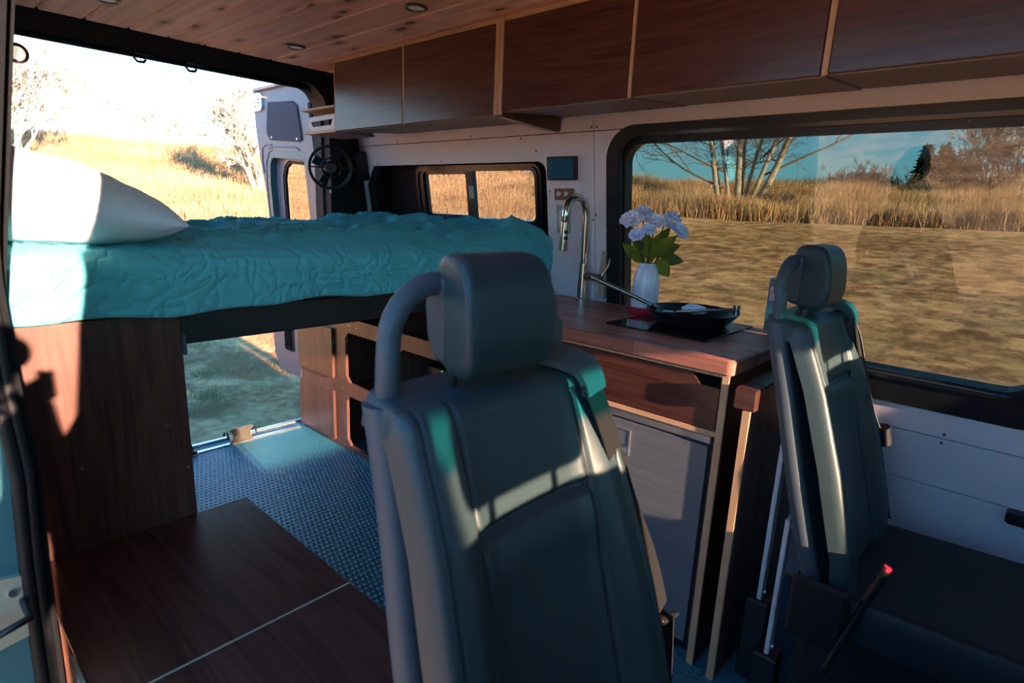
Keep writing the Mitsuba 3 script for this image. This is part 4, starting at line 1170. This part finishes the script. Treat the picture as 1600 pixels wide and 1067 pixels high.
gv = np.array([(X_RD + 0.058, y, z) for y, z in ((3.10, 1.0), (3.65, 1.0), (3.65, 1.5), (3.10, 1.5))])
part('door_1', 'pane', (gv, np.array([[0, 1, 2], [0, 2, 3]])), 'grey_glass')
pad = Polygon([(3.650, 1.832), (3.352, 1.815), (3.298, 1.785), (3.254, 1.60), (3.288, 1.588), (3.645, 1.614), (3.683, 1.650), (3.684, 1.70)]).buffer(-0.008).buffer(0.008)
part('door_1', 'felt_pad', yz_prism(pad, X_RD - 0.008, X_RD - 0.0005), 'door_pad', label='dark felt covered pad')
for p in ((3.62, 1.628), (3.305, 1.605)):
    part('door_1', 'stud', disc((X_RD - 0.008, *p), (-1, 0, 0), 0.007, 0.003, 8), 'aluminium')
hg = part('door_1', 'hinge_plate', yz_prism(rr(3.725, 3.872, 1.79, 1.895, 0.03), X_RD - 0.012, X_RD - 0.0005), 'aluminium')
for p in ((3.77, 1.84), (3.77, 1.86), (3.82, 1.82), (3.83, 1.845)):
    part(hg, 'bolt', disc((X_RD - 0.012, *p), (-1, 0, 0), 0.006, 0.003, 8), 'chrome')
part('door_1', 'top_lip', bx(X_RD - 0.02, X_RD + 0.08, 3.28, 3.82, 1.905, 1.925, 0.004), 'door_paint')
for l in ([(3.76, 1.575), (3.71, 1.59), (3.64, 1.585)], [(3.68, 1.568), (3.62, 1.573), (3.35, 1.562), (3.30, 1.545)], [(3.765, 1.57), (3.775, 1.50), (3.755, 1.42)]):
    part('door_1', 'pressed_rib', tube([(X_RD, y, z) for y, z in l], 0.006, 6), 'door_paint', smooth=True)
part('door_1', 'slot_liner', yz_prism(slot.buffer(0.006).difference(slot), X_RD - 0.004, X_RD + 0.03), 'black_trim')
part('door_1', 'slot_back', yz_prism(slot.buffer(0.006), X_RD + 0.03, X_RD + 0.04), 'black_metal')
part('door_1', 'hinge', bx(1.72, 1.80, 3.045, 3.10, 1.20, 1.28, 0.004), 'door_paint')
part('door_1', 'hinge', bx(1.72, 1.80, 3.045, 3.10, 0.30, 0.38, 0.004), 'door_paint')
part('door_1', 'edge_seal', tube([(X_RD + 0.01, 3.07, z) for z in np.linspace(0.13, 1.15, 6)] + [(X_RD + 0.01, 3.11, 1.45), (X_RD + 0.01, 3.18, 1.79)], 0.014, 8), 'rubber', smooth=True)

# ================================================================== OUTSIDE


def ground_z(x, y):
    d = np.hypot(x - 1.0, y)
    az = np.arctan2(x, y)                      # 0 = straight behind the van
    s = lambda a, b, v: smooth01((v - a) / (b - a))
    rear = 1 - smooth01((np.degrees(np.abs(az - 0.1)) - 35) / 20)
    z = -0.65 + 1.75 * s(8, 45, d)
    z = z + 2.3 * s(41, 60, d) + rear * 1.9 * s(28, 60, d)
    return z + 0.5 * (meshkit.fbm(np.stack([x * 0.06, y * 0.06, x * 0], -1), 2, 4) - 0.5) * s(10, 40, d)


structure('ground')
th = np.linspace(0, 2 * math.pi, 241)
rd = np.r_[0.01, np.geomspace(2, 420, 90)]
TH, RD = np.meshgrid(th, rd, indexing='ij')
GX, GY = 1.0 + RD * np.sin(TH), RD * np.cos(TH)
GZ = ground_z(GX, GY)
near = (RD < 30)
GZ = GZ + near * 0.03 * (meshkit.fbm(np.stack([GX * 1.3, GY * 1.3, GX * 0], -1), 3, 9) - 0.5)
n2 = len(rd)
gf = np.array([(i * n2 + j, (i + 1) * n2 + j, (i + 1) * n2 + j + 1, i * n2 + j + 1) for i in range(240) for j in range(n2 - 1)])
put('ground', (np.stack([GX, GY, GZ], -1).reshape(-1, 3), gf[:, ::-1]), 'ground_soil', smooth=True)


def blades(n, sampler, h0, h1, w, seed, clump=1.0):
    rg = np.random.default_rng(seed)
    x, y = sampler(rg, n)
    z = ground_z(x, y)
    h = rg.uniform(h0, h1, n) * (0.55 + 0.9 * meshkit.fbm(np.stack([x * 0.25, y * 0.25, x * 0], -1), 2, seed))
    a = rg.uniform(0, 2 * math.pi, n)
    lean = rg.normal(0, 0.22, (n, 2)) * h[:, None]
    b0 = np.stack([x - np.cos(a) * w / 2, y - np.sin(a) * w / 2, z - 0.05], 1)
    b1 = np.stack([x + np.cos(a) * w / 2, y + np.sin(a) * w / 2, z - 0.05], 1)
    tp = np.stack([x + lean[:, 0], y + lean[:, 1], z + h], 1)
    v = np.stack([b0, b1, tp], 1).reshape(-1, 3)
    return v, np.arange(3 * n).reshape(-1, 3)


def strip(d0, d1, a0, a1):
    def f(rg, n):
        d, a = rg.uniform(d0, d1, n), np.radians(rg.uniform(a0, a1, n))
        return 1.0 + d * np.sin(a), d * np.cos(a)
    return f


gk = thing('tall_grass', 'band of tall dry golden grass along the far edge of the field', 'grass', kind='stuff')
put(gk, blades(150000, strip(41, 60, 50, 100), 0.5, 1.6, 0.06, 3), 'dry_grass')
gk = thing('tall_grass', 'pale dry grass covering the slope behind the van', 'grass', kind='stuff')
put(gk, blades(110000, strip(20, 60, -5, 50), 0.25, 0.8, 0.045, 5), 'straw')


def near_rear(rg, n):
    return rg.uniform(-1.5, 5.5, n), rg.uniform(3.25, 11.0, n)


gk = thing('short_grass', 'short dry turf on the ground just behind the van', 'grass', kind='stuff')
put(gk, blades(60000, near_rear, 0.015, 0.05, 0.006, 7), 'straw')
for i, (x, y, lb) in enumerate(((2.66, 7.85, 'small dark weed tuft farthest from the van in its shadow'), (2.28, 6.5, 'dark weed tuft in the middle of the van shadow'), (2.01, 5.73, 'reddish low weed tuft nearest the rear sill'), (3.3, 6.4, 'pale weed tuft in the sunlit ground by the rear door'))):
    t = thing('weed_tuft', lb, 'weed')
    part(t, 'blades', blades(260, lambda rg, n: (x + rg.normal(0, 0.11, n), y + rg.normal(0, 0.11, n)), 0.04, 0.11, 0.010, 40 + i), 'weed', kind='stuff')


# ------------------------------------------------------------------ trees


class Twigs:
    def __init__(self, seed):
        self.rg = np.random.default_rng(seed)
        self.seg = []

    def grow(self, p, d, L, r, depth, spread=0.5, n=(2, 4), taper=0.72, up=0.15, bend=0.12, steps=4):
        rg = self.rg
        pts = [p]
        for i in range(steps):
            d = d + rg.normal(0, bend, 3) + np.array([0, 0, up * 0.25])
            d = d / np.linalg.norm(d)
            pts.append(pts[-1] + d * L / steps)
        rs = np.linspace(r, r * (0.55 if depth else 0.25), steps + 1)
        for i in range(steps):
            self.seg.append((*pts[i], *pts[i + 1], rs[i], rs[i + 1]))
        if depth == 0:
            return
        for k in range(rg.integers(*n) + 1):
            t = rg.uniform(0.35, 1.0)
            i = min(int(t * steps), steps - 1)
            q = pts[i] + (pts[i + 1] - pts[i]) * (t * steps - i)
            e = rg.normal(0, 1, 3); e -= d * (e @ d); e /= np.linalg.norm(e)
            nd = d + e * spread * rg.uniform(0.6, 1.4) + np.array([0, 0, up])
            self.grow(q, nd / np.linalg.norm(nd), L * taper * rg.uniform(0.6, 1.05), rs[i] * 0.6, depth - 1, spread, n, taper, up, bend * 1.2, max(2, steps - 1))

    def mesh(self, sides=4, rmin=0.0):
        S = np.array(self.seg)
        p0, p1, r0, r1 = S[:, :3], S[:, 3:6], np.maximum(S[:, 6], rmin), np.maximum(S[:, 7], rmin * 0.7)
        d = p1 - p0; d /= np.linalg.norm(d, axis=1, keepdims=True) + 1e-9
        u = np.cross(d, [0.31, 0.2, 0.93]); u /= np.linalg.norm(u, axis=1, keepdims=True) + 1e-9
        w = np.cross(d, u)
        vs = []
        for p, r in ((p0, r0), (p1, r1)):
            for a in np.arange(sides) * 2 * math.pi / sides:
                vs.append(p + r[:, None] * (math.cos(a) * u + math.sin(a) * w))
        V = np.stack(vs, 1).reshape(-1, 3)
        o = np.arange(len(S)) * 2 * sides
        F = []
        for j in range(sides):
            k = (j + 1) % sides
            F += [np.stack([o + j, o + k, o + sides + k], 1), np.stack([o + j, o + sides + k, o + sides + j], 1)]
        return V, np.vstack(F)


def place(az, d, dz=0.0):
    a = math.radians(az)
    x, y = d * math.sin(a), d * math.cos(a)
    return np.array([x, y, float(ground_z(np.array(x), np.array(y))) + dz])


def dirv(x, y, z):
    v = np.array([x, y, z], float)
    return v / np.linalg.norm(v)


ttree = thing('tree', 'large bare tree with many pale leaning trunks seen through the big window', 'tree')
base = place(68.3, 47.0, -0.3)
Rg = np.array([math.cos(math.radians(68.3)), -math.sin(math.radians(68.3)), 0])   # to the right in the picture
Fg = np.array([math.sin(math.radians(68.3)), math.cos(math.radians(68.3)), 0])
tw = Twigs(2)
tr = [(-1.5, -0.24, 11, 0.24), (-1.15, -0.30, 12, 0.22), (-0.7, -0.16, 11, 0.19), (-0.1, 0.0, 13, 0.26), (0.25, 0.10, 12, 0.17), (0.6, 0.24, 12, 0.20), (0.95, 0.34, 13, 0.30), (0.15, 0.02, 11, 0.15)]
trunk_segs = Twigs(5)
for i, (o, l, L, r) in enumerate(tr):
    p = base + Rg * o * 0.8 + Fg * (0.4 * math.sin(i * 2.0))
    trunk_segs.grow(p, dirv(*(Rg * l + Fg * 0.1 * math.sin(i) + np.array([0, 0, 1]))), L, r, 0, bend=0.035, up=0.0, steps=9)
    n0 = len(trunk_segs.seg)
    for s in trunk_segs.seg[n0 - 7:]:
        for _ in range(4):
            e = tw.rg.normal(0, 1, 3)
            tw.grow(np.array(s[3:6]), dirv(*(e[0] * Rg * 0.9 + e[1] * Fg * 0.6 + np.array([0, 0, 0.35]))), tw.rg.uniform(1.2, 2.8), 0.035, 2, spread=0.6, up=0.05, bend=0.12)
part(ttree, 'trunk', trunk_segs.mesh(6), 'bark_pale', smooth=True)
big = Twigs(9)
for (o, h, l, up, L) in ((1.5, 3.2, 0.95, 0.62, 8.5), (-1.2, 2.2, -0.9, 0.45, 6.5), (-1.3, 3.4, -1.0, 0.30, 5.0), (1.3, 4.5, 0.9, 0.75, 6.0), (-1.4, 5.5, -0.8, 0.7, 6.0)):
    p = base + Rg * o + np.array([0, 0, h])
    big.grow(p, dirv(*(Rg * l + np.array([0, 0, up]))), L, 0.085, 3, spread=0.45, up=0.04, bend=0.09, steps=6)
part(ttree, 'limb', big.mesh(4, 0.018), 'bark_brown')
part(ttree, 'twig', tw.mesh(3, 0.014), 'bark_brown', kind='stuff')


def bush_tree(label, az, d, h, w, seed, m, stems=8, depth=4, dz=-0.2, spread=0.5, name='tree', rmin=0.014):
    t = thing(name, label, 'tree' if name == 'tree' else 'bush')
    b = place(az, d, dz)
    tw = Twigs(seed)
    rr_ = np.array([math.cos(math.radians(az)), -math.sin(math.radians(az)), 0])
    for i in range(stems):
        l = (i / max(1, stems - 1) * 2 - 1) * w / h
        e = tw.rg.normal(0, 0.25)
        tw.grow(b + rr_ * l * 0.4, dirv(*(rr_ * l * 0.95 + np.array([0, e * 0.6, 1]))), h * tw.rg.uniform(0.36, 0.5), 0.012 * h, depth, spread=spread, up=0.12, bend=0.12, taper=0.68)
    put(t, tw.mesh(3, rmin), m)
    return t


bush_tree('slender bare sapling at the left end of the big window view', 61.3, 46, 2.9, 0.5, 11, 'bark_brown', 3, 3)
bush_tree('tan feathery bush right of the large bare tree', 71.9, 46, 2.6, 1.8, 12, 'bark_grey', 9, 4, name='bush')
bush_tree('dark brown bush behind the right side of the large bare tree', 73.6, 56, 2.4, 1.8, 13, 'bark_brown', 9, 4, name='bush', dz=-0.6)
bush_tree('brown bush left of the reflection strip in the big window', 76.4, 58, 4.0, 2.4, 14, 'bark_brown', 13, 4, name='bush', dz=-0.6)
bush_tree('reddish bare bush in the middle of the big window view', 78.3, 58, 4.0, 2.8, 15, 'bark_grey', 14, 4, name='bush', dz=-0.6)
bush_tree('dusky bare bush left of the dark conifers', 80.0, 60, 3.6, 2.4, 16, 'bark_grey', 13, 4, name='bush', dz=-0.6)
bush_tree('big round bare tree at the right end of the big window', 86.3, 56, 8.2, 5.6, 17, 'bark_grey', 14, 5, dz=-0.5, rmin=0.02)
bush_tree('smaller brown tree just left of the big round bare tree', 84.2, 55, 4.9, 2.6, 18, 'bark_brown', 10, 4, dz=-0.5)
bush_tree('low brown scrub at the foot of the big round bare tree', 85.6, 52, 2.3, 3.0, 19, 'bark_brown', 10, 4, name='bush')
for az, d, h, lb in ((81.75, 66, 5.0, 'leftmost and tallest of three dark conifers far beyond the field'), (82.3, 70, 4.3, 'low middle one of three dark conifers far beyond the field'), (82.95, 66, 4.8, 'right hand one of three dark conifers far beyond the field')):
    t = thing('conifer', lb, 'tree')
    b = place(az, d, -0.8)
    rg = np.random.default_rng(int(az * 10))
    n = 2600
    f = rg.uniform(0, 1, n) ** 0.8
    ang = rg.uniform(0, 2 * math.pi, n)
    rad = (1 - f) ** 0.8 * 1.5 * rg.uniform(0.3, 1, n)
    P = b + np.stack([rad * np.cos(ang), rad * np.sin(ang), f * h * 1.1], 1)
    A = rg.normal(0, 0.22, (n, 3)); B = rg.normal(0, 0.22, (n, 3))
    part(t, 'needles', (np.stack([P, P + A, P + B], 1).reshape(-1, 3), np.arange(3 * n).reshape(-1, 3)), 'conifer', kind='stuff')
    part(t, 'trunk', tube([b, b + np.array([0, 0, h])], [0.16, 0.03], 8), 'bark_brown', smooth=True)
for az, d, w, h, lb in ((88.3, 95, 7.0, 2.6, 'low white house behind the big round tree at the right'), (84.0, 100, 4.0, 3.6, 'small grey roofed house left of the big round tree')):
    t = thing('house', lb, 'house')
    b = place(az, d, 1.0)
    part(t, 'walls', bx(b[0] - 3, b[0] + 3, b[1] - w / 2, b[1] + w / 2, b[2], b[2] + h, 0.02), 'house_white')
    part(t, 'roof', yz_prism(Polygon([(b[1] - w / 2 - 0.4, b[2] + h), (b[1] + w / 2 + 0.4, b[2] + h), (b[1], b[2] + h + 1.5)]), b[0] - 3.3, b[0] + 3.3), 'roof_grey')
    for k in range(3):
        part(t, 'window', bx(b[0] - 3.05, b[0] - 3.0, b[1] - w / 3 + k * w / 3 - 0.4, b[1] - w / 3 + k * w / 3 + 0.4, b[2] + 1.0, b[2] + 2.0, 0.01), 'black_gloss')

# trees on the skyline behind the van
rear = [(7.2, 45, 9.0, 5.0, 31, 'tall pale bare tree at the far left edge behind the pillow', 10, 5), (12.8, 60, 7.0, 4.5, 32, 'pale bare tree second from the left on the rear skyline', 9, 4),
        (16.6, 62, 5.0, 4.0, 33, 'low pale tree left of the middle of the rear skyline', 9, 4), (19.4, 64, 4.0, 3.0, 34, 'small pale tree in the middle of the rear skyline', 8, 4),
        (24.3, 40, 8.0, 3.4, 35, 'bare tree standing just left of the open rear door', 10, 5)]
for az, d, h, w, sd, lb, stems, dep in rear:
    bush_tree(lb, az, d, h, w, sd, 'bark_pale', stems, dep, rmin=0.02)
for az, d, h, w, sd, lb in ((18.2, 30, 0.8, 0.8, 41, 'reddish low bush on the slope behind the pillow'), (23.0, 26, 0.9, 1.2, 42, 'reddish low bush near the open rear door'), (20.6, 16, 0.5, 0.8, 43, 'small tan bush just above the bed behind the van')):
    bush_tree(lb, az, d, h, w, sd, 'bark_brown', 9, 3, name='bush', dz=-0.05, rmin=0.008)

mat('cab_under_shaded', pr((0.20, 0.15, 0.14), 0.5))  # white panel darkened to carry the shade below the overhead cabinets

# ------------------------------------------------------------------ the photographer (outside the frame: shadow on the panel, silhouette in the window)
mat('skin', pr((0.50, 0.30, 0.22), 0.55))
mat('jacket_cloth', pr((0.035, 0.035, 0.04), 0.9))
mat('jeans_cloth', pr((0.05, 0.06, 0.09), 0.9))
mat('hair_brown', pr((0.05, 0.03, 0.02), 0.7))


def sph(c, r, n=24):
    return manifold3d.Manifold.sphere(r, n).translate([float(x) for x in c])


def bones(chain):
    out = manifold3d.Manifold()
    for a, ra, b, rb in chain:
        out = out + manifold3d.Manifold.batch_hull([sph(a, ra), sph(b, rb)])
    return out


def soft(m, edge=0.02, it=6):
    m = m.refine_to_length(edge).to_mesh()
    t = trimesh.Trimesh(m.vert_properties[:, :3], m.tri_verts)
    return trimesh.smoothing.filter_taubin(t, iterations=it)


PR = np.array([math.cos(YAW), -math.sin(YAW), 0])     # the person's right
PF = np.array([math.sin(YAW), math.cos(YAW), 0])      # the way they face


def pp(r, f, z):
    return np.array([-0.19, -0.14, 0]) + PR * r + PF * f + np.array([0, 0, z + 0.10])


who = thing('person', 'person in a dark jacket raising a camera at the open sliding door, outside the photo', 'person')
arm_r = [(pp(0.19, -0.02, 0.90), 0.055, pp(0.18, 0.05, 0.98), 0.043), (pp(0.18, 0.05, 0.98), 0.042, pp(0.105, 0.13, 1.070), 0.030)]
arm_l = [(pp(-0.19, -0.02, 0.90), 0.055, pp(-0.22, 0.12, 0.90), 0.043), (pp(-0.22, 0.12, 0.90), 0.042, pp(-0.06, 0.13, 1.070), 0.030)]
torso = [(pp(0.0, -0.03, 0.25), 0.14, pp(0.0, -0.03, 0.70), 0.15), (pp(0.11, -0.03, 0.84), 0.09, pp(-0.11, -0.03, 0.84), 0.09), (pp(0.0, -0.03, 0.70), 0.14, pp(0.12, -0.03, 0.86), 0.075), (pp(0.0, -0.03, 0.70), 0.14, pp(-0.12, -0.03, 0.86), 0.075),
         (pp(0.11, -0.03, 0.86), 0.07, pp(0.19, -0.02, 0.90), 0.056), (pp(-0.11, -0.03, 0.86), 0.07, pp(-0.19, -0.02, 0.90), 0.056), (pp(0, -0.03, 0.90), 0.075, pp(0, -0.01, 1.03), 0.055)]
legs = []
for q in (-1, 1):
    legs += [(pp(0.09 * q, -0.03, 0.22), 0.095, pp(0.10 * q, -0.02, -0.18), 0.06), (pp(0.10 * q, -0.02, -0.18), 0.058, pp(0.10 * q, -0.05, -0.56), 0.042), (pp(0.10 * q, -0.06, -0.60), 0.042, pp(0.12 * q, 0.09, -0.62), 0.03)]
head = [(pp(0, 0.0, 1.140), 0.088, pp(0, 0.02, 1.100), 0.072), (pp(0, 0.03, 1.060), 0.045, pp(0, 0.01, 1.150), 0.085), (pp(0, 0.10, 1.070), 0.012, pp(0, 0.085, 1.140), 0.010), (pp(0.083, 0.0, 1.120), 0.014, pp(0.083, -0.005, 1.105), 0.016), (pp(-0.083, 0.0, 1.120), 0.014, pp(-0.083, -0.005, 1.105), 0.016)]
hands = []
for q, palm in ((1, pp(0.10, 0.165, 1.105)), (-1, pp(-0.052, 0.165, 1.105))):
    wrist = arm_r[1][2] if q > 0 else arm_l[1][2]
    hands.append((wrist, 0.029, palm, 0.028))
    for k in range(4):
        b0 = palm + np.array([0, 0, 0.024 - 0.016 * k]) + PF * 0.012
        k1 = b0 + PF * 0.036 - PR * 0.010 * q
        hands += [(b0, 0.0095, k1, 0.009), (k1, 0.009, k1 - PR * 0.028 * q + PF * 0.004, 0.008)]
    tb = palm - PR * 0.012 * q - PF * 0.014
    hands += [(tb, 0.011, tb - PR * 0.022 * q + np.array([0, 0, 0.02]), 0.009)]
part(who, 'body', soft(bones(torso + legs + head + arm_r + arm_l + hands), 0.016, 4), 'skin', smooth=True)
grow = lambda ch, d: [(a, ra + d, b, rb + d) for a, ra, b, rb in ch]
part(who, 'jacket', soft(bones(grow(torso[:-1], 0.02) + grow(arm_r, 0.014) + grow(arm_l, 0.014)), 0.03), 'jacket_cloth', smooth=True)
part(who, 'trousers', soft(bones(grow([l for i, l in enumerate(legs) if i % 3 < 2], 0.013) + [(pp(0.05, -0.03, 0.26), 0.135, pp(-0.05, -0.03, 0.26), 0.135)]), 0.03), 'jeans_cloth', smooth=True)
part(who, 'hair', soft(bones([(pp(0, -0.018, 1.16), 0.092, pp(0, -0.025, 1.13), 0.086)]), 0.02), 'hair_brown', smooth=True)
for q in (-1, 1):
    part(who, 'shoe', soft(bones([(pp(0.10 * q, -0.065, -0.60), 0.048, pp(0.122 * q, 0.11, -0.615), 0.037)]), 0.02), 'black_metal', smooth=True)
stp = thing('step_stool', 'low grey step stool under the person, outside the photo', 'stool')
part(stp, 'top', bx(-0.42, 0.02, -0.34, 0.14, -0.587, -0.555, 0.006), 'cab_grey')
for x in (-0.40, -0.04):
    part(stp, 'leg', bx(x, x + 0.04, -0.32, 0.12, -0.655, -0.588, 0.003), 'cab_grey')
cam_o = np.array(EYE) - _f * 0.02
cmr = thing('camera_body', 'black camera held up by the person, outside the photo', 'camera')
part(cmr, 'lens', tube([cam_o - _f * 0.005, cam_o - _f * 0.07], 0.034, 20), 'black_metal', smooth=40)
part(cmr, 'body', frame(bx(-0.068, 0.068, -0.047, 0.047, 0.0, 0.045, 0.008), cam_o - _f * 0.1155, _r, _u, _f), 'black_metal')
